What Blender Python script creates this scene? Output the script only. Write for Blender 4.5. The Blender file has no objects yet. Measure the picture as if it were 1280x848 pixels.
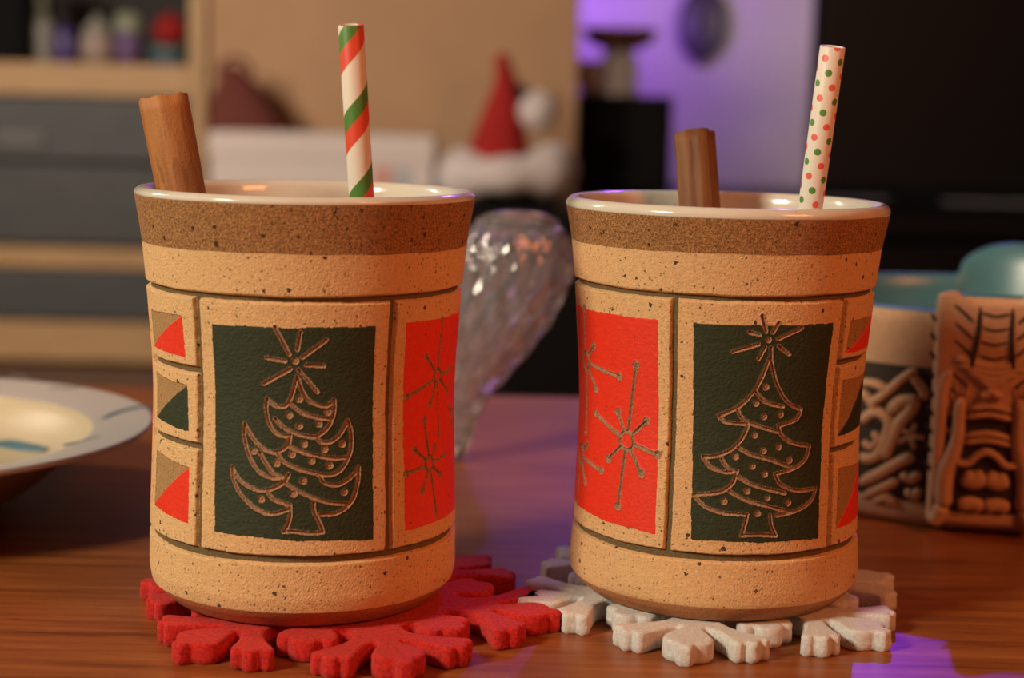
import bpy, bmesh, math, random
import numpy as np
from mathutils import Matrix, Vector

# ------------------------------------------------------------------ camera, world, lights, exposure
scene = bpy.context.scene
col = scene.collection
F_PX, PITCH, ROLL, CAM_H = 2150.0, math.radians(7.91), math.radians(1.374), 0.1368
_fw = np.array([0, math.cos(PITCH), -math.sin(PITCH)])
_up = np.array([0, math.sin(PITCH), math.cos(PITCH)])
_rt = np.array([1.0, 0, 0])
CAM_X = math.cos(ROLL) * _rt + math.sin(ROLL) * _up
CAM_Y = -math.sin(ROLL) * _rt + math.cos(ROLL) * _up
cam_d = bpy.data.cameras.new('camera')
cam = bpy.data.objects.new('camera', cam_d)
col.objects.link(cam)
cam_d.sensor_width = 36.0
cam_d.lens = F_PX / 1280 * 36.0
cam_d.clip_start = 0.02
cam.matrix_world = Matrix(((CAM_X[0], CAM_Y[0], -_fw[0], 0), (CAM_X[1], CAM_Y[1], -_fw[1], 0),
                           (CAM_X[2], CAM_Y[2], -_fw[2], CAM_H), (0, 0, 0, 1)))
cam_d.dof.use_dof = True
cam_d.dof.focus_distance = 0.437
cam_d.dof.aperture_fstop = 9.6
scene.camera = cam

scene.view_settings.view_transform = 'Standard'
scene.view_settings.look = 'None'
scene.view_settings.gamma = 1.0
scene.view_settings.use_curve_mapping = False
scene.view_settings.exposure = 0.0

world = bpy.data.worlds.new('room_ambient')
scene.world = world
world.use_nodes = True
world.node_tree.nodes['Background'].inputs[0].default_value = (1.0, 0.74, 0.60, 1)
world.node_tree.nodes['Background'].inputs[1].default_value = 0.035


def area_light(name, loc, target, size, power, color, size_y=None):
    d = bpy.data.lights.new(name, 'AREA')
    d.energy = power
    d.color = color
    d.size = size
    if size_y:
        d.shape = 'RECTANGLE'
        d.size_y = size_y
    o = bpy.data.objects.new(name, d)
    col.objects.link(o)
    o.location = loc
    o.rotation_euler = (Vector(target) - Vector(loc)).to_track_quat('-Z', 'Y').to_euler()
    return o


# warm white shaded lamp of the room, to the left of the table
area_light('warm_white_lamp', (-0.76, -0.12, 0.60), (0.0, 0.46, 0.05), 0.20, 10.8, (1.0, 0.87, 0.64))
# dim amber lamp to the right of the camera
area_light('amber_lamp', (0.66, -0.12, 0.62), (0.04, 0.46, 0.05), 0.30, 4.4, (1.0, 0.27, 0.075))
# warm lamp at the left wall that lights the back of the room
area_light('warm_side_lamp', (-1.0, 1.0, 0.66), (-0.15, 2.3, 0.1), 0.30, 13.6, (1.0, 0.81, 0.65))


# ------------------------------------------------------------------ helpers
def pix_ray(x, y):
    return (x - 640) / F_PX * CAM_X - (y - 424) / F_PX * CAM_Y + _fw


def at(x, y, Y):
    """world point at distance Y in front of the camera that lies on photo pixel (x, y)"""
    d = pix_ray(x, y)
    return np.array([0, 0, CAM_H]) + d * (Y / d[1])


def empty(name, loc, rz=0.0):
    o = bpy.data.objects.new(name, None)
    o.empty_display_size = 0.02
    col.objects.link(o)
    o.location = [float(v) for v in loc]
    o.rotation_euler = (0, 0, rz)
    return o


def tag(o, label=None, cat=None, group=None, kind=None):
    if label: o['label'] = label
    if cat: o['category'] = cat
    if group: o['group'] = group
    if kind: o['kind'] = kind
    return o


def mesh_obj(name, V, F, mat, parent=None, smooth=True):
    """V (n,3) array, F: (m,4)/(m,3) int array or list of lists"""
    me = bpy.data.meshes.new(name)
    V = np.asarray(V, dtype=np.float32)
    if isinstance(F, np.ndarray):
        m, k = F.shape
        me.vertices.add(len(V))
        me.vertices.foreach_set('co', V.ravel())
        me.loops.add(m * k)
        me.loops.foreach_set('vertex_index', F.astype(np.int32).ravel())
        me.polygons.add(m)
        me.polygons.foreach_set('loop_start', np.arange(0, m * k, k, dtype=np.int32))
        me.polygons.foreach_set('loop_total', np.full(m, k, dtype=np.int32))
        me.update(calc_edges=True)
    else:
        me.from_pydata(V.tolist(), [], [list(map(int, f)) for f in F])
        me.update()
    me.validate()
    me.polygons.foreach_set('use_smooth', np.full(len(me.polygons), bool(smooth)))
    me.materials.append(mat)
    o = bpy.data.objects.new(name, me)
    col.objects.link(o)
    if parent: o.parent = parent
    return o


def bm_obj(name, bm, mat, parent=None, smooth=False):
    me = bpy.data.meshes.new(name)
    bmesh.ops.recalc_face_normals(bm, faces=bm.faces)
    bm.to_mesh(me)
    bm.free()
    me.polygons.foreach_set('use_smooth', np.full(len(me.polygons), bool(smooth)))
    me.materials.append(mat)
    o = bpy.data.objects.new(name, me)
    col.objects.link(o)
    if parent: o.parent = parent
    return o


def box(name, x0, x1, y0, y1, z0, z1, mat, parent=None, bevel=0.003, seg=2):
    bm = bmesh.new()
    bmesh.ops.create_cube(bm, size=1.0)
    for v in bm.verts:
        v.co = (x0 + (v.co.x + .5) * (x1 - x0), y0 + (v.co.y + .5) * (y1 - y0), z0 + (v.co.z + .5) * (z1 - z0))
    if bevel:
        bmesh.ops.bevel(bm, geom=bm.edges[:], offset=bevel, segments=seg, profile=0.5, affect='EDGES')
    return bm_obj(name, bm, mat, parent)


def lathe(prof, n=96, closed=False):
    """prof: list of (r, z); returns V, F (quads)"""
    P = np.asarray(prof, float)
    a = np.linspace(0, 2 * np.pi, n, endpoint=False)
    V = np.stack([P[:, None, 0] * np.sin(a), -P[:, None, 0] * np.cos(a), np.repeat(P[:, None, 1], n, 1)], -1).reshape(-1, 3)
    F = []
    m = len(P)
    i = np.arange(m - 1)[:, None]
    j = np.arange(n)[None, :]
    F = np.stack([i * n + j, i * n + (j + 1) % n, (i + 1) * n + (j + 1) % n, (i + 1) * n + j], -1).reshape(-1, 4)
    return V, F


def lathe_obj(name, prof, mat, parent=None, n=96):
    V, F = lathe(prof, n)
    return mesh_obj(name, V, F, mat, parent)


def smooth_curve(pts, sub=6, corner=55):
    """Catmull-Rom through pts, sharp corners kept"""
    P = [np.array(p, float) for p in pts]
    if len(P) < 3: return np.array(P)
    out = []
    n = len(P)

    def is_corner(i):
        if i <= 0 or i >= n - 1: return True
        a, b = P[i] - P[i - 1], P[i + 1] - P[i]
        c = a @ b / (np.linalg.norm(a) * np.linalg.norm(b) + 1e-12)
        return math.degrees(math.acos(max(-1, min(1, c)))) > corner
    for i in range(n - 1):
        p1, p2 = P[i], P[i + 1]
        p0 = 2 * p1 - p2 if is_corner(i) else P[i - 1]
        p3 = 2 * p2 - p1 if is_corner(i + 1) else P[i + 2]
        for k in range(sub):
            t = k / sub
            out.append(.5 * ((2 * p1) + (-p0 + p2) * t + (2 * p0 - 5 * p1 + 4 * p2 - p3) * t * t + (-p0 + 3 * p1 - 3 * p2 + p3) * t ** 3))
    out.append(P[-1])
    return np.array(out)


def tube(path, rad, n=12, cap=True):
    """path (m,3), rad scalar or (m,)"""
    P = np.asarray(path, float)
    m = len(P)
    R = np.broadcast_to(np.asarray(rad, float), (m,))
    T = np.gradient(P, axis=0)
    T /= np.linalg.norm(T, axis=1)[:, None] + 1e-12
    ref = np.array([0, 0, 1.0]) if abs(T[0, 2]) < .9 else np.array([1.0, 0, 0])
    V = []
    N = np.cross(T[0], ref)
    for k in range(m):
        N = N - T[k] * (N @ T[k])
        N /= np.linalg.norm(N) + 1e-12
        B = np.cross(T[k], N)
        for j in range(n):
            a = 2 * np.pi * j / n
            V.append(P[k] + R[k] * (np.cos(a) * N + np.sin(a) * B))
    F = [[k * n + j, k * n + (j + 1) % n, (k + 1) * n + (j + 1) % n, (k + 1) * n + j] for k in range(m - 1) for j in range(n)]
    if cap:
        F.append(list(range(n))[::-1])
        F.append([(m - 1) * n + j for j in range(n)])
    return np.array(V), F


# ------------------------------------------------------------------ materials
class NT:
    def __init__(self, name):
        self.mat = bpy.data.materials.new(name)
        self.mat.use_nodes = True
        self.t = self.mat.node_tree
        self.bsdf = self.t.nodes['Principled BSDF']

    def n(self, kind, **inp):
        nd = self.t.nodes.new(kind)
        for k, v in inp.items():
            if k.startswith('_'):
                setattr(nd, k[1:], v)
            else:
                key = int(k[1:]) if k[0] == 'i' and k[1:].isdigit() else k.replace('_', ' ')
                self.put(nd.inputs[key], v)
        return nd

    def put(self, sock, v):
        if isinstance(v, bpy.types.NodeSocket):
            self.t.links.new(v, sock)
        elif isinstance(v, bpy.types.Node):
            self.t.links.new(v.outputs[0], sock)
        else:
            if hasattr(sock.default_value, '__len__') and not hasattr(v, '__len__'):
                v = [v] * len(sock.default_value)
            if hasattr(sock.default_value, '__len__') and len(sock.default_value) == 4 and len(v) == 3:
                v = (*v, 1)
            sock.default_value = v

    def math(self, op, a, b=0.0, c=0.0, clamp=False):
        nd = self.t.nodes.new('ShaderNodeMath')
        nd.operation = op
        nd.use_clamp = clamp
        self.put(nd.inputs[0], a)
        self.put(nd.inputs[1], b)
        self.put(nd.inputs[2], c)
        return nd.outputs[0]

    def mix(self, fac, a, b, mode='MIX'):
        nd = self.t.nodes.new('ShaderNodeMix')
        nd.data_type = 'RGBA'
        nd.blend_type = mode
        self.put(nd.inputs[0], fac)
        self.put(nd.inputs[6], a)
        self.put(nd.inputs[7], b)
        return nd.outputs[2]

    def ramp(self, fac, stops):
        nd = self.t.nodes.new('ShaderNodeValToRGB')
        cr = nd.color_ramp
        while len(cr.elements) > len(stops): cr.elements.remove(cr.elements[-1])
        while len(cr.elements) < len(stops): cr.elements.new(1.0)
        for e, (p, c) in zip(cr.elements, stops):
            e.position = p
            e.color = (*c, 1) if len(c) == 3 else c
        self.put(nd.inputs[0], fac)
        return nd.outputs[0]

    def coords(self, scale=(1, 1, 1), out='Object'):
        tc = self.t.nodes.new('ShaderNodeTexCoord')
        mp = self.t.nodes.new('ShaderNodeMapping')
        mp.inputs['Scale'].default_value = scale
        self.t.links.new(tc.outputs[out], mp.inputs[0])
        return mp.outputs[0]

    def noise(self, vec, scale, detail=3, rough=.55, out=0):
        nd = self.n('ShaderNodeTexNoise', Vector=vec, Scale=scale, Detail=detail, Roughness=rough)
        return nd.outputs[out]

    def bump(self, h, strength=.3, dist=.001):
        nd = self.n('ShaderNodeBump', Height=h, Strength=strength, Distance=dist)
        self.put(self.bsdf.inputs['Normal'], nd.outputs[0])

    def set(self, **kw):
        for k, v in kw.items():
            self.put(self.bsdf.inputs[k.replace('_', ' ')], v)
        return self.mat


def plain(name, c, rough=.5, var=.12, scale=40.0, bump=0.0, **kw):
    """simple procedural material: colour with a little mottling"""
    m = NT(name)
    v = m.coords()
    f = m.noise(v, scale)
    dark = tuple(x * (1 - var) for x in c)
    lite = tuple(min(1, x * (1 + var)) for x in c)
    m.set(Base_Color=m.ramp(f, [(.3, dark), (.7, lite)]), Roughness=rough, **kw)
    if bump: m.bump(m.noise(v, scale * 6), bump, .001)
    return m.mat


MM = (1000, 1000, 1000)


def specks(m, v, cell, rad, seed, keep=.45):
    """mask of scattered round specks of iron in the clay"""
    mp = m.n('ShaderNodeMapping', Vector=v)
    mp.inputs['Location'].default_value = (seed * 7.3, seed * 3.1, seed * 5.7)
    nz = m.n('ShaderNodeTexNoise', Vector=mp.outputs[0], Scale=1.6, Detail=1)
    wob = m.n('ShaderNodeVectorMath', _operation='MULTIPLY_ADD')
    m.put(wob.inputs[0], nz.outputs['Color'])
    wob.inputs[1].default_value = (rad * 1.6,) * 3
    m.put(wob.inputs[2], mp.outputs[0])
    vo = m.n('ShaderNodeTexVoronoi', Vector=wob.outputs[0], Scale=1 / cell)
    d = m.math('MULTIPLY', vo.outputs['Distance'], cell)
    sep = m.n('ShaderNodeSeparateColor', i0=vo.outputs['Color'])
    r = m.math('MULTIPLY', m.math('SUBTRACT', sep.outputs[0], keep), rad / (1 - keep))
    edge = m.math('SUBTRACT', r, d)
    return m.math('MULTIPLY', edge, 12.0, clamp=True)


def clay(name, c, grain=.18, gscale=1.1, bump=.5, bscale=1.3, speck=1.0, rough=.8, hue=(0, 0, 0)):
    m = NT(name)
    v = m.coords(MM)
    f = m.noise(v, gscale, 2, .7)
    big = m.noise(v, .09, 2)
    lo = tuple(x * (1 - grain) for x in c)
    hi = tuple(min(1, x * (1 + grain) + h) for x, h in zip(c, hue))
    cc = m.ramp(f, [(.33, lo), (.67, hi)])
    cc = m.mix(m.math('MULTIPLY', big, .25), cc, tuple(x * .8 for x in c))
    if speck:
        s1 = specks(m, v, 2.9, .66 * speck, 1, .42)
        s2 = specks(m, v, 1.0, .36 * speck, 2, .3)
        s3 = specks(m, v, 1.5, .38 * speck, 3, .5)
        cc = m.mix(m.math('MULTIPLY', s2, .62), cc, (.19, .075, .024))
        cc = m.mix(m.math('MULTIPLY', s3, .85), cc, (.06, .03, .015))
        cc = m.mix(m.math('MULTIPLY', s1, .93), cc, (.022, .014, .011))
    m.set(Base_Color=cc, Roughness=rough)
    h = m.math('ADD', m.noise(v, bscale, 3, .6), m.math('MULTIPLY', m.noise(v, bscale * .35, 2), .35))
    m.bump(h, bump, .0006)
    return m.mat


M = {}
M['slip'] = clay('cream_slip', (.74, .46, .215), .13, 1.3, .62, 2.0)
M['slip2'] = M['slip']
M['raw'] = clay('raw_brown_clay', (.36, .165, .052), .6, 2.0, 1.0, 2.4, 1.1, .85, (.05, .04, .02))
M['foot'] = clay('raw_foot_clay', (.46, .205, .080), .22, 1.8, .35, 1.6, .8, .85)
M['groove'] = clay('groove_clay', (.145, .098, .042), .25, 1.5, .5, 1.5, .4, .9)
M['bare'] = clay('bare_clay', (.38, .22, .085), .22, 1.6, .5, 1.6, 1.0, .85)
M['carve'] = clay('carved_clay', (.40, .225, .125), .5, 2.4, .8, 2.6, .3, .9)
M['green'] = clay('dark_green_underglaze', (.021, .033, .010), .14, .8, .55, 1.3, 0, .68)
M['red'] = clay('red_underglaze', (.80, .036, .010), .08, .8, .35, 1.1, .55, .55)


def glaze_mat():
    m = NT('white_glaze')
    v = m.coords(MM)
    s = specks(m, v, 3.2, .35, 4, .6)
    cc = m.mix(m.noise(v, .15, 2), (.66, .60, .50), (.74, .69, .60))
    cc = m.mix(m.math('MULTIPLY', s, .7), cc, (.10, .07, .05))
    m.set(Base_Color=cc, Roughness=.14, Coat_Weight=.4, Coat_Roughness=.05)
    m.bump(m.noise(v, .25, 2), .12, .0006)
    return m.mat


M['glaze'] = glaze_mat()


def felt(name, c, c2):
    m = NT(name)
    v = m.coords(MM)
    f = m.noise(v, 1.1, 4, .8)
    cc = m.ramp(f, [(.36, c2), (.60, c)])
    m.set(Base_Color=cc, Roughness=.9, Sheen_Weight=.06, Sheen_Roughness=.5)
    m.bump(m.math('ADD', m.noise(v, 2.4, 4, .8), m.math('MULTIPLY', m.noise(v, .7, 2), .6)), .8, .0005)
    return m.mat


M['felt_red'] = felt('red_felt', (.80, .018, .008), (.36, .006, .004))
M['felt_white'] = felt('white_felt', (.86, .86, .84), (.66, .63, .60))


def wood_table():
    m = NT('red_brown_table_wood')
    v = m.coords((9, 120, 9))
    warp = m.noise(m.coords((3, 14, 3)), 1.2, 3, out=1)
    vv = m.n('ShaderNodeVectorMath', _operation='MULTIPLY_ADD')
    m.put(vv.inputs[0], warp)
    vv.inputs[1].default_value = (.6, 1.4, .6)
    m.put(vv.inputs[2], v)
    g = m.noise(vv.outputs[0], 1.6, 6, .62)
    fine = m.noise(m.coords((60, 1500, 60)), 1.0, 3, .6)
    cc = m.ramp(g, [(.28, (.145, .037, .009)), (.5, (.275, .080, .019)), (.75, (.39, .132, .034))])
    pores = m.math('GREATER_THAN', fine, .64)
    cc = m.mix(m.math('MULTIPLY', pores, .55), cc, (.06, .018, .007))
    m.set(Base_Color=cc, Roughness=.36, IOR=1.5)
    m.bump(fine, .06, .0004)
    return m.mat


M['table'] = wood_table()


def pine(name, a, b, sc=(6, 6, 60)):
    m = NT(name)
    g = m.noise(m.coords(sc), 2.0, 4)
    m.set(Base_Color=m.ramp(g, [(.3, a), (.7, b)]), Roughness=.5)
    return m.mat


M['pine'] = pine('pale_shelf_wood', (.42, .26, .12), (.54, .35, .17))
M['dark_grey'] = plain('dark_grey_drawer', (.062, .068, .074), .5, .1, 30)
M['dark_back'] = plain('dark_back_panel', (.02, .018, .02), .7)  # plain dark colour of the panel, also used for the jar lid
M['card'] = plain('cardboard', (.47, .29, .165), .8, .06, 12)
M['card_in'] = plain('cardboard_tape', (.40, .25, .14), .45, .05, 20)
M['black'] = plain('black_lacquer', (.004, .0035, .004), .4, .1, 20, IOR=1.3)
M['black_matte'] = plain('black_matte', (.004, .004, .0045), .8, .1, 20, IOR=1.25)
M['wall'] = plain('painted_wall', (.36, .33, .32), .8, .03, 5, .05)
M['floor'] = pine('floor_boards', (.12, .06, .03), (.2, .11, .06), (2, 30, 2))
M['white_card'] = plain('white_card', (.66, .60, .58), .6, .03, 10)
M['pink_print'] = plain('pink_print', (.60, .30, .25), .6)
M['grey_print'] = plain('grey_print', (.45, .47, .50), .6)
M['maroon'] = plain('maroon_shadow', (.13, .03, .022), .9, .1, 40, .2)  # dark red of the box's shadow put into this colour
M['hat_red'] = plain('red_hat_felt', (.34, .012, .010), .95, .12, 60, .4)
M['fur'] = plain('white_fur', (.66, .60, .60), 1.0, .1, 120, .8, Sheen_Weight=.5)
M['teal'] = plain('teal_glaze', (.075, .205, .24), .3, .12, 30)
M['tiki'] = clay('tan_matte_bowl', (.54, .315, .175), .08, .6, .2, 1.0, 0, .7)
M['tiki_dark'] = clay('dark_stain', (.030, .017, .010), .2, .6, .3, 1.0, 0, .75)
M['plate'] = plain('plate_white_glaze', (.58, .53, .52), .28, .04, 14)
M['plate_well'] = plain('plate_cream_well', (.54, .44, .29), .42, .05, 14)
M['plate_blue'] = plain('plate_blue_stroke', (.06, .16, .21), .4, .2, 60)
M['plate_grey'] = plain('plate_grey_mark', (.27, .28, .30), .25, .2, 60)
M['plate_foot'] = plain('plate_brown_underside', (.28, .14, .075), .6, .1, 20)


def glass_mat():
    m = NT('clear_crystal')
    m.set(Base_Color=(.96, .96, 1.0), Roughness=.03, Transmission_Weight=.93, IOR=1.52)
    m.bump(m.noise(m.coords(MM), .12, 2), .1, .001)
    return m.mat


M['glass'] = glass_mat()


def emit(name, c, s):
    m = NT(name)
    m.set(Base_Color=(.02, .02, .02), Emission_Color=c, Emission_Strength=s)
    return m.mat


M['led'] = emit('violet_led', (.22, .05, 1.0), 40.0)


def bark(name='cinnamon_bark', k=1.0):
    m = NT(name)
    v = m.coords((1000, 1000, 90))
    f = m.noise(v, .35, 4, .6)
    b = m.noise(m.coords((1000, 1000, 260)), .13, 3)
    cc = m.ramp(f, [(.25, (.21 * k, .070 * k, .016 * k)), (.5, (.36 * k, .135 * k, .034 * k)), (.75, (.47 * k, .20 * k, .058 * k))])
    cc = m.mix(m.math('MULTIPLY', m.math('GREATER_THAN', b, .56), .45), cc, (.17, .055, .015))
    m.set(Base_Color=cc, Roughness=.65)
    m.bump(m.math('ADD', f, m.math('MULTIPLY', m.noise(m.coords(MM), 1.2, 3), .4)), .5, .0007)
    return m.mat


M['bark'] = bark()
M['shaded_bark'] = bark('shaded_cinnamon_bark', .54)  # same bark darkened, shade at the back of the mug put into its colour


def straw_polar(m):
    tc = m.t.nodes.new('ShaderNodeTexCoord')
    s = m.n('ShaderNodeSeparateXYZ', i0=tc.outputs['Object'])
    ang = m.math('DIVIDE', m.math('ARCTAN2', s.outputs[1], s.outputs[0]), 2 * math.pi)
    return ang, m.math('MULTIPLY', s.outputs[2], 1000.0)


def striped(L):
    m = NT('striped_straw_paper')
    a, z = straw_polar(m)
    s = m.math('FRACT', m.math('ADD', m.math('SUBTRACT', m.math('DIVIDE', m.math('SUBTRACT', z, L * 1000), 19.3), a), 40.0 + STRIPE_PHASE))
    red = m.math('GREATER_THAN', s, .50)
    grn = m.math('GREATER_THAN', s, .76)
    cc = m.mix(red, (.78, .70, .60), (.72, .075, .035))
    cc = m.mix(grn, cc, (.085, .22, .035))
    m.set(Base_Color=cc, Roughness=.45)
    return m.mat


STRIPE_PHASE = .65


def dotted(L):
    m = NT('dotted_straw_paper')
    a, z = straw_polar(m)
    cc = (.80, .73, .63)
    for k, c in ((0, (.10, .26, .045)), (1, (.78, .12, .075))):
        ph = m.math('ADD', m.math('MULTIPLY', m.math('ADD', a, 2.0), 7.0), .5 * k)
        cell = m.math('FLOOR', ph)
        u = m.math('MULTIPLY', m.math('SUBTRACT', m.math('FRACT', ph), .5), 2.74)
        zz = m.math('ADD', z, m.math('ADD', m.math('MULTIPLY', cell, 9.86 * 5 / 7), -3.52 * k + 400 - L * 1000))
        w = m.math('MULTIPLY', m.math('SUBTRACT', m.math('FRACT', m.math('DIVIDE', zz, 9.86)), .5), 9.86)
        d = m.math('SQRT', m.math('ADD', m.math('MULTIPLY', u, u), m.math('MULTIPLY', w, w)))
        cc = m.mix(m.math('MULTIPLY', m.math('SUBTRACT', .95, d), 8.0, clamp=True), cc, c)
    m.set(Base_Color=cc, Roughness=.45)
    return m.mat


M['paper_in'] = plain('straw_paper_inside', (.6, .5, .42), .7)

# ------------------------------------------------------------------ the setting
FLOOR_Z = -0.45
tag(box('floor', -3.0, 3.0, -2.0, 3.1, FLOOR_Z - .05, FLOOR_Z, M['floor'], bevel=0), kind='structure')
tag(box('wall_back', -3.0, 3.0, 2.95, 3.05, FLOOR_Z, 1.9, M['wall'], bevel=0), kind='structure')

# table
tbl = tag(empty('table', (0.05, 0.42, FLOOR_Z)), 'glossy red-brown wooden table carrying the two mugs', 'table')
box('table_top', -.85, .85, -.39, .375, -FLOOR_Z - .028, -FLOOR_Z, M['table'], tbl, .003, 3)
for sx in (-1, 1):
    for sy in (-1, 1):
        lx, ly = sx * .78, sy * .31
        box('leg', lx - .03, lx + .03, ly - .03, ly + .03, 0, -FLOOR_Z - .0275, M['table'], tbl, .003)
box('apron', -.76, .76, -.32, .30, -FLOOR_Z - .10, -FLOOR_Z - .0275, M['table'], tbl, .002)

# low chest that carries the shelf unit
YS = 2.30
zb = at(100, 458, YS)[2]
chest = tag(empty('low_chest', (-.80, 2.36, FLOOR_Z)), 'low brown wooden chest under the shelf unit', 'chest')
M['chest'] = pine('chest_brown_wood', (.12, .065, .05), (.17, .095, .07), (3, 30, 3))
hz = zb - FLOOR_Z
box('chest_body', -.62, .385, -.32, .33, 0, hz - .02, M['chest'], chest, .004)
box('chest_lid', -.63, .395, -.33, .335, hz - .02, hz, M['chest'], chest, .005, 3)

M['drawer_plate'] = plain('grey_label_plate', (.13, .13, .135), .5)
# shelf unit with grey drawers
xr = at(257, 100, YS)[0]
xl = -1.30
zS = lambda py: at(110, py, YS)[2]
z_b0, z_b1 = zb, zS(404)
shelf = tag(empty('shelf_unit', (0, YS, zb)), 'pale wood shelf unit with dark grey drawers at far left', 'shelf unit')
D_ = .36
ztop = 1.02


def sbox(name, x0, x1, z0, z1, mat, y0=0.0, y1=D_, bev=.002, parent=shelf):
    return box(name, x0, x1, y0, y1, z0 - zb, z1 - zb, mat, parent, bev)


sbox('side_panel', xr - .022, xr, z_b0 + .001, ztop, M['pine'])
sbox('side_panel', xl, xl + .04, z_b0 + .001, ztop, M['pine'])
for p0, p1 in ((452, 404), (336, 311), (120, 79)):
    sbox('shelf_board', xl + .04, xr - .022, zS(p0), zS(p1), M['pine'])
sbox('shelf_board', xl + .04, xr - .022, ztop - .05, ztop, M['pine'])
sbox('back_panel', xl + .04, xr - .022, z_b0 + .002, ztop - .051, M['dark_back'], D_ - .012, D_ - .002)
for p0, p1 in ((307, 207), (203, 122), (401, 339)):
    z0, z1 = zS(p0), zS(p1)
    for k in range(2):
        w = (xr - .022 - xl - .04) / 2
        x1 = xr - .022 - k * w - .004
        dr = sbox('drawer', x1 - w + .008, x1, z0, z1, M['dark_grey'], .008, D_ - .02, .004)
        if p0 == 203:
            hx0, hx1 = at(-8, 175, YS)[0], at(55, 175, YS)[0]
            if k == 0: sbox('label_plate', hx0, hx1, zS(185), zS(166), M['drawer_plate'], .003, .010, .002, parent=dr)

# black media console behind the table
con = tag(empty('media_console', (.42, 2.28, FLOOR_Z)), 'long low black console standing against the back wall', 'console')
CON_TOP = .018
ch = CON_TOP - FLOOR_Z
CX0, CX1 = -.765, .95
box('console_top', CX0, CX1, -.33, .33, ch - .025, ch, M['black'], con, .003)
box('console_body', CX0 + .01, CX1 - .01, -.31, .32, .04, ch - .025, M['black_matte'], con, .002)
for k in range(3):
    w = (CX1 - CX0 - .06) / 3
    x0 = CX0 + .03 + k * w
    dr = box('door', x0 + .004, x0 + w - .004, -.326, -.309, .06, ch - .035, M['black'], con, .003)
    box('handle', x0 + w / 2 - .04, x0 + w / 2 + .04, -.336, -.325, ch - .09, ch - .08, M['black_matte'], dr, .003)
box('plinth', CX0 + .03, CX1 - .03, -.29, .30, 0, .04, M['black_matte'], con, .002)

# television at the right
YC = 2.22
xc = at(1016, 150, YC)[0]
tv = tag(empty('television', (xc + .50, YC + .02, CON_TOP)), 'large black television at the right behind the tiki bowl', 'television')
M['screen'] = plain('dark_screen', (.004, .004, .005), .45, .1, 5, IOR=1.35)
TV_Z0, TV_Z1 = .004, .60
box('tv_frame', -.50, .50, -.015, .02, TV_Z0, TV_Z1, M['black_matte'], tv, .004)
box('screen', -.488, .488, -.0175, -.014, TV_Z0 + .018, TV_Z1 - .012, M['screen'], tv, .001)
for sx in (-.36, .36):
    box('foot', sx - .02, sx + .02, -.07, .09, 0, .010, M['black_matte'], tv, .003)
# added warm light, unseen behind the television, to brighten the right of the wall
bl = bpy.data.lights.new('added_wall_light', 'AREA')
bl.energy = 4.6
bl.color = (1.0, .78, .58)
bl.shape = 'RECTANGLE'
bl.size, bl.size_y = .4, .05
bo = bpy.data.objects.new('added_wall_light', bl)
col.objects.link(bo)
bo.parent = tv
bo.location = (.04, .03, .30)
bo.rotation_euler = (math.radians(90), 0, 0)

# violet LED spot lamp high on the back wall
LX, LY, LZ = .561, 2.86, 1.40
lamp = tag(empty('led_spot_lamp', (LX, LY, LZ)), 'small violet LED spot lamp mounted high on the back wall', 'lamp')
aim = (Vector((0.10, .43, 0)) - Vector((LX, LY, LZ))).to_track_quat('-Z', 'Y').to_euler()
box('wall_mount', -.03, .03, .078, .089, -.03, .03, M['black'], lamp, .004)
V, F = tube([(0, .085, 0), (0, .05, .012), (0, .02, .012)], .006, 12)
mesh_obj('bracket', V, F, M['black'], lamp)
head = lathe_obj('lamp_head', [(0, .03), (.014, .03), (.022, .012), (.024, -.012), (.021, -.014), (.019, -.006), (0, -.006)], M['black'], lamp, 32)
lens = lathe_obj('lens', [(0, -.008), (.019, -.008), (.0195, -.0075), (0, -.0075)], M['led'], lamp, 32)
for o in (head, lens):
    o.rotation_euler = aim
ld = bpy.data.lights.new('violet_spot', 'SPOT')
ld.energy = 48.0
ld.color = (.22, .04, 1.0)
ld.shadow_soft_size = .016
ld.spot_size = math.radians(11.0)
ld.spot_blend = 1.0
lo = bpy.data.objects.new('violet_spot', ld)
col.objects.link(lo)
lo.parent = lamp
lo.rotation_euler = aim
lo.location = (Vector((0.10, .43, 0)) - Vector((LX, LY, LZ))).normalized() * .03

# violet LED bar standing behind the cardboard box, turned to the wall
bar = tag(empty('led_light_bar', (-0.04, 2.53, CON_TOP)), 'violet LED light bar on a stand behind the cardboard box', 'lamp')
lathe_obj('stand_base', [(0, 0), (.045, 0), (.045, .006), (.04, .01), (0, .01)], M['black'], bar, 32)
lathe_obj('stand_pole', [(0, .009), (.006, .009), (.006, .26), (0, .26)], M['black'], bar, 16)
box('bar_housing', -.11, .11, -.012, .012, .225, .275, M['black'], bar, .004)
box('bar_diffuser', -.10, .10, .0118, .016, .232, .268, M['led'], bar, .002)
pd = bpy.data.lights.new('violet_wash', 'AREA')
pd.energy = 7.5
pd.color = (.33, .06, 1.0)
pd.shape = 'RECTANGLE'
pd.size, pd.size_y = .20, .036
po = bpy.data.objects.new('violet_wash', pd)
col.objects.link(po)
po.parent = bar
po.location = (0, .020, .25)
po.rotation_euler = (math.radians(130), 0, 0)

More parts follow.
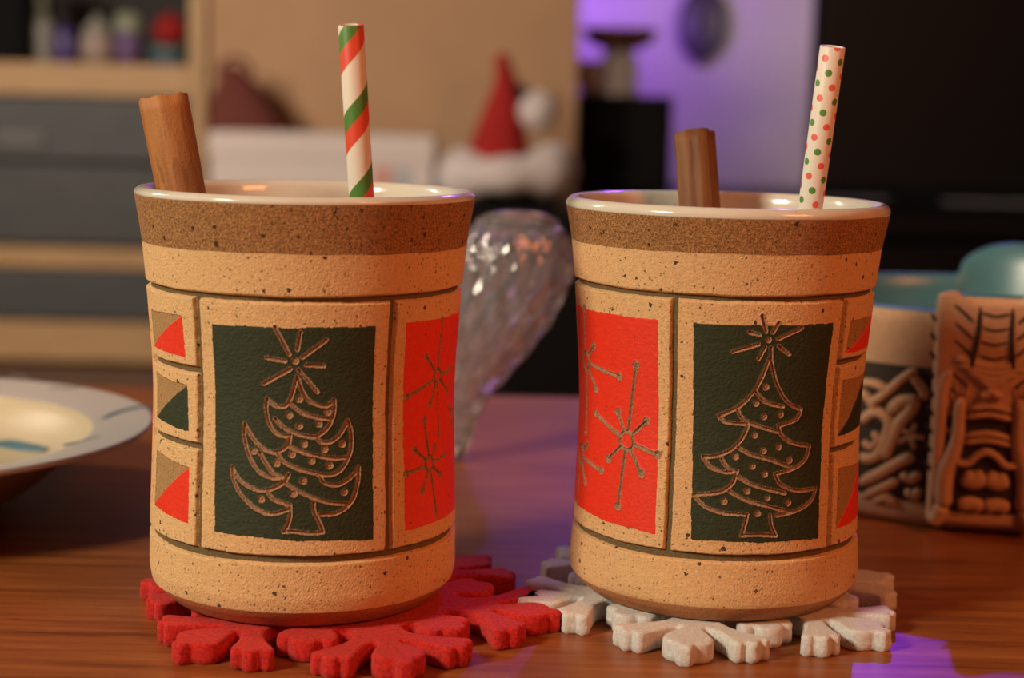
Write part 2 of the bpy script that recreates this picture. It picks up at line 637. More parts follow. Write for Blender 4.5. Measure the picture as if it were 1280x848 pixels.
# ------------------------------------------------------------------ things behind the table
# cardboard box
YB = 2.20
bx0, bx1 = at(262, 150, YB)[0], at(721, 150, YB)[0]
cb = tag(empty('cardboard_box', ((bx0 + bx1) / 2, YB + .13, CON_TOP)), 'big plain tan cardboard box behind the striped straw', 'box')
hw = (bx1 - bx0) / 2
BH = .30
box('box_body', -hw, hw, -.13, .13, 0, BH, M['card'], cb, .003)
for k, (s0, s1) in enumerate(((-.128, -.004), (.004, .128))):
    box('flap', -hw + .002, hw - .002, s0, s1, BH, BH + .004, M['card'], cb, .001)
box('tape', -hw + .001, hw - .001, -.025, .025, BH + .004, BH + .0048, M['card_in'], cb, 0)

# white carton in front of it
YW = 1.985
wx0, wx1 = at(262, 200, YW)[0], at(541, 200, YW)[0]
wzt = at(400, 167, YW)[2]
wc = tag(empty('white_carton', ((wx0 + wx1) / 2, YW + .045, CON_TOP)), 'long white carton in front of the cardboard box', 'box')
hw = (wx1 - wx0) / 2
box('carton_body', -hw, hw, -.045, .045, 0, wzt - CON_TOP - .018, M['white_card'], wc, .003)
box('carton_lid', -hw - .002, hw + .002, -.047, .047, wzt - CON_TOP - .03, wzt - CON_TOP, M['white_card'], wc, .003)
for (p0, p1, mt) in ((466, 490, 'pink_print'), (492, 514, 'grey_print')):
    a0, a1 = at(p0, 200, YW)[0] - (wx0 + wx1) / 2, at(p1, 200, YW)[0] - (wx0 + wx1) / 2
    box('printed_patch', a0, a1, -.0462, -.0449, wzt - CON_TOP - .075, wzt - CON_TOP - .036, M[mt], wc, 0)

# maroon form standing in for the shadow on the cardboard box
ym = 2.12
mx0 = at(259, 120, ym)[0]
shadow_form = tag(empty('maroon_shadow_form', (mx0 + .058, ym + .012, CON_TOP)), 'dark maroon form standing in for the shadow on the cardboard box', 'shadow_form')
mzt = at(275, 82, ym)[2] - CON_TOP
prof = [(.0, 0), (.044, .0), (.052, .02), (.054, .06), (.048, mzt * .55), (.034, mzt * .78), (.016, mzt * .93), (.010, mzt), (0, mzt)]
V, F = lathe(prof, 48)
a = np.arctan2(V[:, 1], V[:, 0])
V[:, 0] *= 1 + .05 * np.sin(5 * a + V[:, 2] * 60)
V[:, 1] *= .7 * (1 + .06 * np.cos(4 * a + V[:, 2] * 40))
V[:, 0] -= .030 * np.clip(V[:, 2] / mzt, 0, 1) ** 1.5
mesh_obj('shadow_form_body', V, F, M['maroon'], shadow_form)
p = np.array([(-.02 * 1.3 + .02 * math.cos(t), .0, mzt - .012 + .022 * math.sin(t)) for t in np.linspace(0, math.pi, 12)])
V, F = tube(p, .003, 8)
mesh_obj('shadow_form_loop', V, F, M['maroon'], shadow_form)

# red hat with white fur trim
YH = 2.0
hc = at(633, 250, YH)
hat = tag(empty('christmas_hat', (hc[0], YH, CON_TOP)), 'red pointed Christmas hat with white fur brim and pompom', 'hat')


def hl(px, py, dy=0.0):
    q = at(px, py, YH + dy)
    return np.array([q[0] - hc[0], dy, q[2] - CON_TOP])


# fur brim: lumpy closed ring around the cone
cb_, ce_ = hl(577, 216), hl(690, 213)
rx, ry, zc = (ce_[0] - cb_[0]) / 2, .042, (hl(633, 217))[2]
xm = (ce_[0] + cb_[0]) / 2
pth, rr = [], []
for t in np.linspace(0, 2 * math.pi, 49):
    pth.append((xm + rx * math.cos(t), ry * math.sin(t), zc + .004 * math.cos(t)))
    rr.append(.0255 + .0055 * math.cos(2 * t) + .002 * math.sin(7 * t))
V, F = tube(pth, np.array(rr), 20, cap=False)
rng = np.random.default_rng(3)
V += rng.normal(0, .0006, V.shape)
mesh_obj('fur_brim', V, F, M['fur'], hat)
# cone with folded tip
tip, bas = hl(627, 62), hl(624, 190)
cl = [(bas[0], 0, bas[2] - .03, .042), (bas[0], 0, bas[2], .036), (bas[0] + .004, 0, bas[2] + .045, .024), (bas[0] + .006, 0, bas[2] + .08, .014),
      (tip[0] + .001, 0, tip[2] - .014, .0085), (tip[0] + .003, .002, tip[2] - .006, .0075)]
cl = smooth_curve(cl, 5)
V, F = tube(cl[:, :3], cl[:, 3], 28)
mesh_obj('hat_cone', V, F, M['hat_red'], hat)
pp = hl(672, 138, -.01)
fa = hl(634, 108, -.012)
fold = smooth_curve([(fa[0], -.004, fa[2], .006), ((fa[0] + pp[0]) / 2, -.010, (fa[2] + pp[2]) / 2 + .006, .008), (pp[0] - .010, -.012, pp[2] + .004, .0085)], 5)
V, F = tube(fold[:, :3], fold[:, 3], 16)
mesh_obj('hat_tail', V, F, M['black_matte'], hat)
bm = bmesh.new()
bmesh.ops.create_icosphere(bm, subdivisions=4, radius=.0225)
for v in bm.verts:
    v.co = v.co * (1 + .05 * math.sin(v.co.x * 900) * math.sin(v.co.y * 800 + 1) * math.sin(v.co.z * 850)) + Vector(pp.tolist())
bm_obj('pompom', bm, M['fur'], hat, True)
box('hat_stand', -.05, .06, -.03, .03, 0, zc - .012, M['black_matte'], hat, .004)

# small black box left of the hat
q0, q1 = at(546, 200, 2.1), at(566, 200, 2.1)
tag(box('small_black_box', q0[0], q1[0] + .03, 2.10, 2.16, CON_TOP, at(550, 198, 2.1)[2], M['black_matte'], None, .003), 'small black box between white carton and Christmas hat', 'box')

# black loudspeaker and the dish on it
YP = 2.28
s0, s1 = at(722, 180, YP)[0], at(840, 180, YP)[0]
szt = at(780, 119, YP)[2]
sp = tag(empty('loudspeaker', ((s0 + s1) / 2, YP + .08, CON_TOP)), 'black box loudspeaker under the brown pedestal dish', 'loudspeaker')
hw = (s1 - s0) / 2
box('speaker_cabinet', -hw, hw, -.075, .08, 0, szt - CON_TOP, M['black_matte'], sp, .003)
box('speaker_grille', -hw + .006, hw - .006, -.081, -.074, .006, szt - CON_TOP - .006, M['black_matte'], sp, .003)
pb = at(778, 118, YP + .06)
pd_ = tag(empty('pedestal_dish', (pb[0] - .006, YP + .06, szt)), 'brown wooden dish on a white pedestal foot', 'dish')
hz0, hz1 = at(778, 62, YP + .06)[2] - szt, at(778, 36, YP + .06)[2] - szt
lathe_obj('pedestal', [(0, 0), (.030, 0), (.030, .004), (.024, .012), (.027, .028), (.025, .044), (.016, hz0), (0, hz0)], M['white_card'], pd_, 40)
M['dish_wood'] = pine('dish_brown_wood', (.13, .035, .012), (.20, .06, .022))
lathe_obj('dish', [(0, hz0 - .002), (.02, hz0 - .001), (.042, hz0 + .008), (.053, hz1), (.050, hz1), (.04, hz0 + .011), (0, hz0 + .004)], M['dish_wood'], pd_, 48)
cp = tag(empty('small_cup', (at(738, 118, YP + .04)[0], YP + .03, szt)), 'small pale cup beside the pedestal dish on the loudspeaker', 'cup')
lathe_obj('cup_body', [(0, 0), (.014, 0), (.017, .012), (.019, .045), (.0175, .045), (.0155, .012), (.012, .003), (0, .003)], M['white_card'], cp, 32)

# dark round plaque on the wall
YK = 2.93
kc = at(880, 30, YK)
kr = 1.1 * (at(907, 30, YK)[0] - at(852, 30, YK)[0]) / 2
clk = tag(empty('wall_plaque', (kc[0], 2.9485, kc[2])), 'dark oval plaque hanging on the violet-lit wall', 'wall plaque')
M['plaque'] = plain('dark_plaque', (.03, .022, .032), .5, .2, 60)
M['plaque_rim'] = plain('plaque_rim', (.16, .10, .06), .5, .1, 60)
for nm, pr, mt in (('plaque_face', [(0, .012), (kr * .8, .012), (kr * .9, .009), (kr * .9, 0), (0, 0)], 'plaque'), ('plaque_rim', [(kr * .86, .004), (kr * .88, .016), (kr * .96, .018), (kr * 1.04, .012), (kr * 1.05, 0), (kr * .86, 0)], 'plaque')):
    V, F = lathe(pr, 64)
    V = np.stack([V[:, 0], -V[:, 2], V[:, 1] * 1.5], -1)
    mesh_obj(nm, V, F, M[mt], clk)
box('plaque_tag', -.014, .014, -.012, 0, -kr * 1.72, -kr * 1.56, M['plaque_rim'], clk, .002)

# things on the shelf board
zsb = zS(79)


def shelf_thing(name, px, prof, mats, label, cat, dy=.10):
    """prof: list of (part name, material, [(r mm, z mm)...])"""
    x = at(px, 60, YS + dy)[0]
    r = tag(empty(name, (x, YS + dy, zsb)), label, cat, 'things on the shelf board')
    for nm, mt, pr in prof:
        lathe_obj(nm, [(a_ / 1000, b_ / 1000) for a_, b_ in pr], mt, r, 40)
    return r


M['pale_green'] = plain('pale_green_plastic', (.30, .34, .26), .4)
M['violet_glass'] = plain('violet_label', (.07, .045, .22), .3)
M['beige'] = plain('beige_ceramic', (.36, .29, .26), .5)
M['grey_plastic'] = plain('grey_plastic', (.30, .31, .29), .45)
M['mauve'] = plain('mauve_plastic', (.16, .10, .26), .4)
M['red_knit'] = plain('red_knit', (.34, .008, .010), .8, .15, 80, .4)
M['blue_tin'] = plain('blue_tin', (.045, .075, .16), .35, .1, 30)
M['teal_tin'] = plain('teal_tin', (.09, .17, .17), .35, .1, 30)
shelf_thing('spray_bottle', 52, [('bottle_body', M['grey_plastic'], [(0, 0), (16, 0), (18, 4), (18, 52), (10, 64), (0, 64)]), ('cap', M['pale_green'], [(0, 64), (8, 64), (9, 90), (5, 96), (0, 96)])], None, 'grey plastic bottle with pale green cap on the shelf', 'bottle')
shelf_thing('glass_jar', 82, [('jar_body', M['violet_glass'], [(0, 0), (13, 0), (15, 5), (15, 40), (10, 50), (0, 50)]), ('cap', M['dark_back'], [(0, 50), (11, 50), (11, 62), (0, 63)])], None, 'small blue-violet jar with black lid on the shelf', 'jar')
shelf_thing('ceramic_pot', 122, [('pot_body', M['beige'], [(0, 0), (17, 0), (24, 14), (25, 28), (19, 42), (17, 46), (0, 46)]), ('pot_lid', M['grey_plastic'], [(19, 46), (19, 50), (8, 58), (6, 66), (0, 68)])], None, 'beige lidded pot in the middle of the shelf', 'pot')
shelf_thing('mauve_tub', 160, [('tub_body', M['mauve'], [(0, 0), (16, 0), (18, 44), (0, 44)]), ('tub_lid', M['pale_green'], [(0, 44), (19, 44), (19, 52), (15, 70), (0, 72)])], None, 'mauve tub with pale green top on the shelf', 'tub')
shelf_thing('round_tin', 211, [('tin_body', M['blue_tin'], [(0, 0), (26, 0), (27, 2), (27, 13), (0, 13)]), ('tin_lid', M['teal_tin'], [(0, 13), (28, 13), (28, 24), (26, 27), (0, 28)])], None, 'low blue and teal tin under the red knitted ball', 'tin', .12)
x = at(213, 40, YS + .12)[0]
ball = tag(empty('knitted_ball', (x, YS + .12, zsb + .028)), 'red knitted ball resting on the low blue tin', 'ball')
V, F = lathe([(0, 0)] + [(.0235 * math.sin(t), .0215 - .0215 * math.cos(t)) for t in np.linspace(.15, math.pi - .1, 18)] + [(0, .043)], 40)
V[:, 2] += .0007 * np.sin(V[:, 2] * 2400) * (V[:, 2] > .004)
mesh_obj('ball_body', V, F, M['red_knit'], ball)
lathe_obj('button', [(0, .041), (.005, .042), (.005, .046), (0, .047)], M['red_knit'], ball, 16)
bb0, bb1 = at(-20, 40, YS + .05)[0], at(33, 40, YS + .05)[0]
bk = tag(empty('black_speaker_box', ((bb0 + bb1) / 2, YS + .05, zsb)), 'black box at the left end of the shelf', 'box', 'things on the shelf board')
hw = (bb1 - bb0) / 2
box('box_body', -hw, hw, 0, .15, 0, .14, M['black_matte'], bk, .004)
box('front_panel', -hw + .005, hw - .005, -.003, .002, .005, .135, M['black_matte'], bk, .002)

# ------------------------------------------------------------------ snowflake coasters
COASTER_T = .0055
HALF = [(0, 57.6), (1.5, 57.5), (2.2, 56.3), (2.3, 54.4), (4.2, 53.8), (6.0, 52.2), (6.7, 49.8), (6.0, 47.2), (4.0, 44.0), (2.8, 41.4), (3.4, 40.0),
        (5.2, 41.0), (8.0, 44.4), (10.0, 47.4), (11.0, 49.6), (12.3, 50.7), (13.7, 50.2), (14.4, 48.9), (15.8, 49.9), (17.4, 49.4), (18.0, 47.8), (18.1, 46.4),
        (19.6, 46.2), (20.4, 44.8), (19.8, 43.3), (17.4, 42.2), (13.6, 40.4), (9.6, 37.8), (7.0, 34.6), (6.4, 31.2), (7.2, 28.6), (9.0, 27.6)]
SPUR = [(-5.0, 29.6), (-7.0, 32.6), (-7.9, 35.4), (-7.0, 37.9), (-5.0, 38.1), (-4.0, 37.6), (-3.2, 39.8), (-1.6, 41.0), (0, 41.1)]


def rot2(p, deg):
    """rotate so that +y turns towards +x by deg"""
    a = math.radians(deg)
    return (p[0] * math.cos(a) + p[1] * math.sin(a), -p[0] * math.sin(a) + p[1] * math.cos(a))


def coaster(name, center, dirs0, scale, mat, label):
    c = tag(empty(name, (*center, 0)), label, 'coaster', 'felt snowflake coasters')
    half = HALF + [rot2(p, 30) for p in SPUR]
    right = half[:-1]
    left = [(-x, y) for x, y in half[1:]][::-1]           # from left spur axis to the arm tip
    pts = []
    for k in range(6):
        for p in left + right:
            pts.append(rot2(p, 60 * k))
    # smooth and round the outline a little
    P = np.array(pts) * scale
    for _ in range(2):
        Q = np.empty((len(P) * 2, 2))
        Q[0::2] = .75 * P + .25 * np.roll(P, -1, 0)
        Q[1::2] = .25 * P + .75 * np.roll(P, -1, 0)
        P = Q
        d = np.linalg.norm(P - np.roll(P, 1, 0), axis=1)
        P = P[d > .12]
    # direction dirs0 (deg, from towards-camera turning right) for the first arm
    a = math.radians(dirs0)
    ex = np.array([math.cos(a), math.sin(a)])
    ey = np.array([math.sin(a), -math.cos(a)])
    W = P[:, :1] * ex * -1 + P[:, 1:] * ey
    W /= 1000
    n = len(W)
    # inward normals for a rounded edge
    t = np.roll(W, -1, 0) - np.roll(W, 1, 0)
    t /= np.linalg.norm(t, axis=1)[:, None]
    nn = np.stack([-t[:, 1], t[:, 0]], -1)
    area = .5 * np.sum(W[:, 0] * np.roll(W[:, 1], -1) - W[:, 1] * np.roll(W[:, 0], -1))
    if area < 0: nn = -nn
    rng = np.random.default_rng(int(abs(dirs0) * 7) + 1)
    rings = []
    R = .0009
    lv = [(R * .7, 0.0), (0, R * .6), (-.00005, .002), (.00005, .0036), (0, COASTER_T - R), (R * .3, COASTER_T - R * .3), (R, COASTER_T)]
    for off, z in lv:
        w = W + nn * off
        if .0 < z < COASTER_T - 1e-6: w = w + nn * rng.normal(0, .00007, n)[:, None]
        rings.append(np.c_[w, np.full(n, z)])
    V = np.concatenate(rings)
    m = len(lv)
    F = [[i * n + j, i * n + (j + 1) % n, (i + 1) * n + (j + 1) % n, (i + 1) * n + j] for i in range(m - 1) for j in range(n)]
    bm = bmesh.new()
    vs = [bm.verts.new(v) for v in V.tolist()]
    for f in F: bm.faces.new([vs[i] for i in f]).smooth = True
    top = bm.faces.new([vs[(m - 1) * n + j] for j in range(n)])
    bmesh.ops.triangulate(bm, faces=[top])
    me = bpy.data.meshes.new('snowflake')
    bmesh.ops.recalc_face_normals(bm, faces=bm.faces)
    bm.to_mesh(me)
    bm.free()
    me.materials.append(mat)
    o = bpy.data.objects.new('snowflake', me)
    col.objects.link(o)
    o.parent = c
    for pl in me.polygons: pl.use_smooth = abs(pl.normal.z) < .9
    return c


C1 = (-.0543, .4479)
C2 = (.05655, .4605)
coaster('snowflake_coaster', (C1[0] + .012, C1[1] - .0045), -40, 1.0, M['felt_red'], 'red felt snowflake coaster under the left mug')
coaster('snowflake_coaster', (C2[0] + .000, C2[1] + .0005), -13, .975, M['felt_white'], 'white felt snowflake coaster under the right mug')

# ------------------------------------------------------------------ the two mugs
T1=[[(-3.4,81.7),(1.5,75.1)],[(5.2,80.5),(4.2,76.3)],[(14.1,78.7),(5.9,74.4)],[(-6.4,74.1),(0,73.4)],[(7.4,72.5),(13.5,72.3)],[(1.7,71.5),(-7.5,67.7)],[(4.7,71.3),(11.3,65.9)],[(4.1,69.5),(3.1,67.1),(1.7,64),(-0.2,62.3),(-3.1,62.3),(-6.5,64),(-6.7,61.2),(-5.5,57.9),(-3,55.6),(0.1,55),(2,55.3),(1.1,53),(-1.5,51.4),(-4.9,51),(-9.4,52.7),(-12.5,55.2),(-14.6,57.6),(-14.8,54.8),(-13.4,50.8),(-11.3,47.9),(-8.3,45.7),(-4.3,44.7),(-0.9,44.9)],[(4.6,69.1),(5.7,66.5),(7.9,64.1),(11.3,62.7),(14.7,62.5),(17.1,63.9),(17.2,61.3),(16.2,58.6),(14.3,56.6),(10.9,54.8),(12.9,53.5),(16.3,53.6),(19.2,55.2),(21,57.2),(22.2,58.5),(23.4,55.7),(23.4,51.7),(21.7,48.4),(18.8,46.1),(14.8,45.3),(11.5,45.6)],[(1.7,63),(5.1,61.1),(9.4,59.9),(14.8,59.2),(16.7,59.4)],[(-3.6,59.2),(-0.1,57),(4.2,55.6),(9.5,54.8),(10.9,54.8)],[(1.4,52.6),(5.7,51.2),(11.4,50.2),(17.3,49.5),(22.2,49.5)],[(-2.5,50.6),(-0,48.6),(4.8,47),(10,46),(14.8,45.3)],[(-8.9,50.7),(-6.8,48.4),(-3.9,45.8),(-0.9,44.9)],[(1.4,45.6),(0,43.9),(-2.8,42.5),(-6.2,41.6),(-10.2,41.6),(-14.8,43),(-17.4,44.6),(-19.3,46.6),(-18.8,43.8),(-16.3,40.6),(-12.6,38.1),(-8.6,36.4),(-4.2,35.7),(1.6,37)],[(12.4,45.4),(13.9,43.5),(18.3,42.8),(22.2,44),(24.8,45.5),(26.3,47),(26,43.4),(24.3,39.4),(21.2,36.9),(17.3,35.7),(12.5,35.7)],[(0,43.6),(4.8,41.6),(10.6,39.7),(16.3,38.5),(22.2,38)],[(-6.2,41.4),(-3.7,39.4),(1.6,38.1)],[(2,38.1),(2.1,35.9),(1.3,33.1),(-0.3,31.4),(3.5,31.5),(8.7,31.1),(13.5,31.2),(12.2,33.8),(10.4,36.2),(10.1,38.4)]]
T1_DOTS=[(3.6,73.6),(4.9,64.1),(1.5,60.2),(14.9,60.9),(5,57.5),(11.9,58),(6.8,53.1),(2.5,50.5),(13.9,51.8),(20.2,52.9),(9.5,49),(15.7,47.7),(-11.2,51),(-2.8,48.3),(6.5,44),(3.2,40.9),(-8.1,39.3),(21,41)]
T2=[[(7.2,85.6),(9.1,81.6)],[(13.6,83.8),(11.6,81.4)],[(23.1,82.4),(13.7,79.7)],[(3,81.4),(6.8,80.7)],[(-2.7,76.3),(6.7,78.4)],[(7,74.7),(9,77.5)],[(14.3,77.9),(18.7,75.7)],[(11.3,77.5),(11.8,74.5),(13.5,70.1),(16.3,66.3),(20.3,63.2),(25.7,61.4),(24,59),(19.6,58),(16.3,57.5),(18.1,55),(22.6,53),(30.6,51.8),(29,48.6),(24.3,46.6),(15.9,45.2),(18.2,42.7),(24.7,40.7),(34.6,40.7),(32.5,37.8),(26.3,35.6),(16.8,34.5)],[(10.9,74.6),(8.9,70.5),(6,66.4),(0.7,62.6),(-6.8,59.8),(-3.9,58.4),(1,58.1),(4.6,58.3),(2.4,54.4),(-1.9,51.4),(-7.3,49.7),(-12.2,49.4),(-9.3,47),(-3.7,45.7),(0.9,46),(-0.8,42.8),(-5.6,40.5),(-14.9,39.5),(-10.9,36.9),(-4.2,35.3),(4.7,34.9)],[(6.5,66.4),(10.7,63.7),(17.9,62.4)],[(0.2,61.5),(2.6,59.2),(9,57.4),(16.2,56)],[(0.9,52.1),(6,50.3),(14.2,48.8),(22.4,46.7)],[(-5,49),(-2.7,46.9),(0.7,45.8)],[(1.3,44.7),(7.6,42.5),(20.2,40.2)],[(-1.8,40.9),(4.4,38.8),(12.5,37.2),(22.4,35.3)],[(5.5,35),(4.8,32.8),(3.6,29.6),(9.4,29.8),(17.1,29.4),(15.2,31.9),(14.4,34.6)]]
T2_DOTS=[(10.2,79.5),(10.4,67.5),(7,63.3),(10.4,59.9),(17.1,60.4),(7.2,55.2),(10.8,51.2),(17,52.1),(0.2,49.8),(6.8,47.3),(21.7,48.6),(11.7,45.2),(5,41),(13.1,39.2),(21.8,37.7),(-3.5,38.2),(9.4,35.2)]
S1=[((64.4,67),[(55.8,72.8),(46.2,63.2),(64.6,81.4),(66,51.8),(59.8,60.1),(82.1,68.2),(74.2,62.2)]),((59.2,45),[(56.3,56.6),(50.7,49.4),(46.2,43.9),(54.7,38.5),(63.7,31.3),(67.3,41.2),(72.2,46),(63.1,49)]),((81.9,54.7),[(76.4,57.9),(85.4,48.9)])]
S2=[((-44.4,51),[(-40.3,71.1),(-63.8,56.1),(-49.4,58.1),(-35.5,56.9),(-29.9,48.7),(-36.6,43.2),(-47.2,33.5),(-54,45.1)]),((-73.2,69.2),[(-65,73.8),(-48.7,67.3),(-63.7,62.6),(-72.4,83.1),(-73,50)]),((-78,43.4),[(-58,41.5),(-70.6,36.7),(-71.4,46.8),(-80,29.7)])]



def smoothstep(a, b, x):
    t = np.clip((x - a) / (b - a), 0, 1)
    return t * t * (3 - 2 * t)


class Profile:
    def __init__(self, P):
        P = np.array(P, float)
        self.z = np.arange(P[0, 0], P[-1, 0] + .05, .1)
        r = np.interp(self.z, P[:, 0], P[:, 1])
        k = np.exp(-.5 * (np.arange(-40, 41) / 13.0) ** 2)
        k /= k.sum()
        rs = np.convolve(np.pad(r, 40, mode='edge'), k, 'valid')
        w = smoothstep(14, 20, self.z) * (1 - smoothstep(P[-1, 0] - 8, P[-1, 0] - 3, self.z))
        self.r = r * (1 - w) + rs * w

    def __call__(self, z):
        return np.interp(z, self.z, self.r)


RM = 40.0           # mm per radian used for distances on the wall


def wob(x, seed, amp):
    r = np.random.default_rng(seed)
    s = 0
    for f in (.35, .8, 1.7, 3.1):
        s = s + np.sin(x * f + r.uniform(0, 6.28)) * r.uniform(.4, 1) / (1 + f)
    return s * amp


def seg_dist(U, Z, lines):
    """distance (mm) from the grid points to polylines [(n,2) mm arrays]"""
    D = np.full(U.shape, 9.0)
    u0, du = U[0, 0], U[1, 0] - U[0, 0]
    z0, dz = Z[0, 0], Z[0, 1] - Z[0, 0]
    nu, nz = U.shape
    for L in lines:
        for a, b in zip(L[:-1], L[1:]):
            i0 = max(0, int((min(a[0], b[0]) - 1.8 - u0) / du)); i1 = min(nu, int((max(a[0], b[0]) + 1.8 - u0) / du) + 2)
            j0 = max(0, int((min(a[1], b[1]) - 1.8 - z0) / dz)); j1 = min(nz, int((max(a[1], b[1]) + 1.8 - z0) / dz) + 2)
            if i1 <= i0 or j1 <= j0: continue
            pu, pz = U[i0:i1, j0:j1], Z[i0:i1, j0:j1]
            d = b - a
            t = np.clip(((pu - a[0]) * d[0] + (pz - a[1]) * d[1]) / (d @ d + 1e-9), 0, 1)
            q = np.hypot(pu - a[0] - t * d[0], pz - a[1] - t * d[1])
            D[i0:i1, j0:j1] = np.minimum(D[i0:i1, j0:j1], q)
    return D


def poly_sd(U, Z, P, seed, amp):
    """signed distance to a convex polygon given clockwise from top left (positive inside)"""
    P = np.array(P, float)
    c = P.mean(0)
    S = np.full(U.shape, 1e3)
    for k in range(len(P)):
        a, b = P[k], P[(k + 1) % len(P)]
        t = (b - a) / np.linalg.norm(b - a)
        nrm = np.array([-t[1], t[0]])
        if (c - a) @ nrm < 0: nrm = -nrm
        al = (U - a[0]) * t[0] + (Z - a[1]) * t[1]
        S = np.minimum(S, (U - a[0]) * nrm[0] + (Z - a[1]) * nrm[1] + wob(al, seed * 17 + k, amp))
    return S


def mm(pts):
    return np.array([(math.radians(a) * RM, z) for a, z in pts])


GROOVE = 1.25


def make_tile(parent, prof, a0, a1, z0, z1, res, seed, paints=(), lines=(), dots=(), line_w=1.0, dot_r=.9, engrave_name=None, gap=.58, z_base=5.5):
    """one slip-coated panel of the mug wall; paints = [(part name, material, polygon(deg,mm), height mm)]"""
    u0, u1 = math.radians(a0) * RM + gap, math.radians(a1) * RM - gap
    z0, z1 = z0 + gap, z1 - gap
    nu, nz = int((u1 - u0) / res) + 1, int((z1 - z0) / res) + 1
    u = np.linspace(u0, u1, nu)
    z = np.linspace(z0, z1, nz)
    U, Z = np.meshgrid(u, z, indexing='ij')
    e = np.minimum(np.minimum(U - u0 + wob(Z, seed, .12) - .1, u1 - U + wob(Z, seed + 1, .12) - .1),
                   np.minimum(Z - z0 + wob(U, seed + 2, .10) - .1, z1 - Z + wob(U, seed + 3, .10) - .1))
    H = -GROOVE * 1.1 * (1 - smoothstep(-.1, .55, e))
    lab = np.zeros(U.shape, int)
    mats = [('tile', M['slip'])]
    for k, (nm, mt, poly, h) in enumerate(paints):
        S = poly_sd(U, Z, mm(poly), seed * 3 + k, .13)
        H += h * smoothstep(-.1, .12, S)
        lab[S > 0] = k + 1
        mats.append((nm, mt))
    if lines or dots:
        W = wob(U * 2.3 + Z * 1.1, seed + 9, .05) + wob(Z * 2.9 - U, seed + 11, .05)
        D = seg_dist(U, Z, [smooth_curve(mm(L), 5) for L in lines]) + W
        hw_ = line_w / 2
        H -= .5 * np.clip(1 - (D / hw_) ** 2, 0, 1)
        H += .13 * np.exp(-((D - hw_ - .10) / .16) ** 2)
        E = D < hw_ + .06
        for p in dots:
            q = mm([p])[0]
            d = np.hypot(U - q[0], Z - q[1]) + W * .8
            H -= np.where(d < dot_r, .30 * (1 - (d / dot_r) ** 6) - .22 * np.exp(-(d / (dot_r * .5)) ** 2), 0)
            H += .10 * np.exp(-((d - dot_r - .1) / .15) ** 2)
            E |= d < dot_r
        lab[E] = len(mats)
        mats.append((engrave_name, M['carve']))
    R = (prof(Z) + H) / 1000
    A = U / RM
    V = np.stack([R * np.sin(A), -R * np.cos(A), (Z - z_base) / 1000], -1).reshape(-1, 3)
    i = np.arange(nu - 1)[:, None]
    j = np.arange(nz - 1)[None, :]
    Q = np.stack([i * nz + j, (i + 1) * nz + j, (i + 1) * nz + j + 1, i * nz + j + 1], -1).reshape(-1, 4)
    lf = np.maximum(np.maximum(lab[:-1, :-1], lab[1:, :-1]), np.maximum(lab[:-1, 1:], lab[1:, 1:])).ravel()
    tile = None
    for k, (nm, mt) in enumerate(mats):
        q = Q[lf == k]
        if not len(q): continue
        ids, inv = np.unique(q, return_inverse=True)
        o = mesh_obj(nm, V[ids], inv.reshape(-1, 4), mt, tile or parent)
        if tile is None: tile = o
    return tile


def copy_tile(t, parent):
    c = t.copy()
    col.objects.link(c)
    c.parent = parent
    c.rotation_euler = (0, 0, math.pi)
    for ch in t.children:
        d = ch.copy()
        col.objects.link(d)
        d.parent = c
    return c


def band(name, parent, prof, za, zb_, mat, lo_round, hi_round, z_base=5.5, n=220, seed=1):
    zs = [za]
    if lo_round: zs += [za + .12, za + .28, za + .5]
    zs += list(np.arange(za + .8, zb_ - .6, .5))
    if hi_round: zs += [zb_ - .5, zb_ - .28, zb_ - .12]
    zs.append(zb_)
    a = np.linspace(0, 2 * np.pi, n, endpoint=False)
    Z = np.repeat(np.array(zs)[:, None], n, 1)
    ww = np.sin(a * 3 + seed) * .10 + np.sin(a * 7 + seed * 2) * .07 + np.sin(a * 17 + seed) * .04
    H = np.zeros_like(Z)
    if lo_round: H -= GROOVE * 1.1 * (1 - smoothstep(-.05, .55, Z - za))
    if hi_round: H -= GROOVE * 1.1 * (1 - smoothstep(-.05, .55, zb_ - Z))
    tt = (Z - za) / (zb_ - za)
    Z2 = Z + ww[None, :] * np.where(tt < .5, 1, -1) * np.abs(tt - .5) * 2
    R = (prof(Z) + H) / 1000
    V = np.stack([R * np.sin(a), -R * np.cos(a), (Z2 - z_base) / 1000], -1).reshape(-1, 3)
    i = np.arange(len(zs) - 1)[:, None]
    j = np.arange(n)[None, :]
    F = np.stack([i * n + j, i * n + (j + 1) % n, (i + 1) * n + (j + 1) % n, (i + 1) * n + j], -1).reshape(-1, 4)
    return mesh_obj(name, V, F, mat, parent)


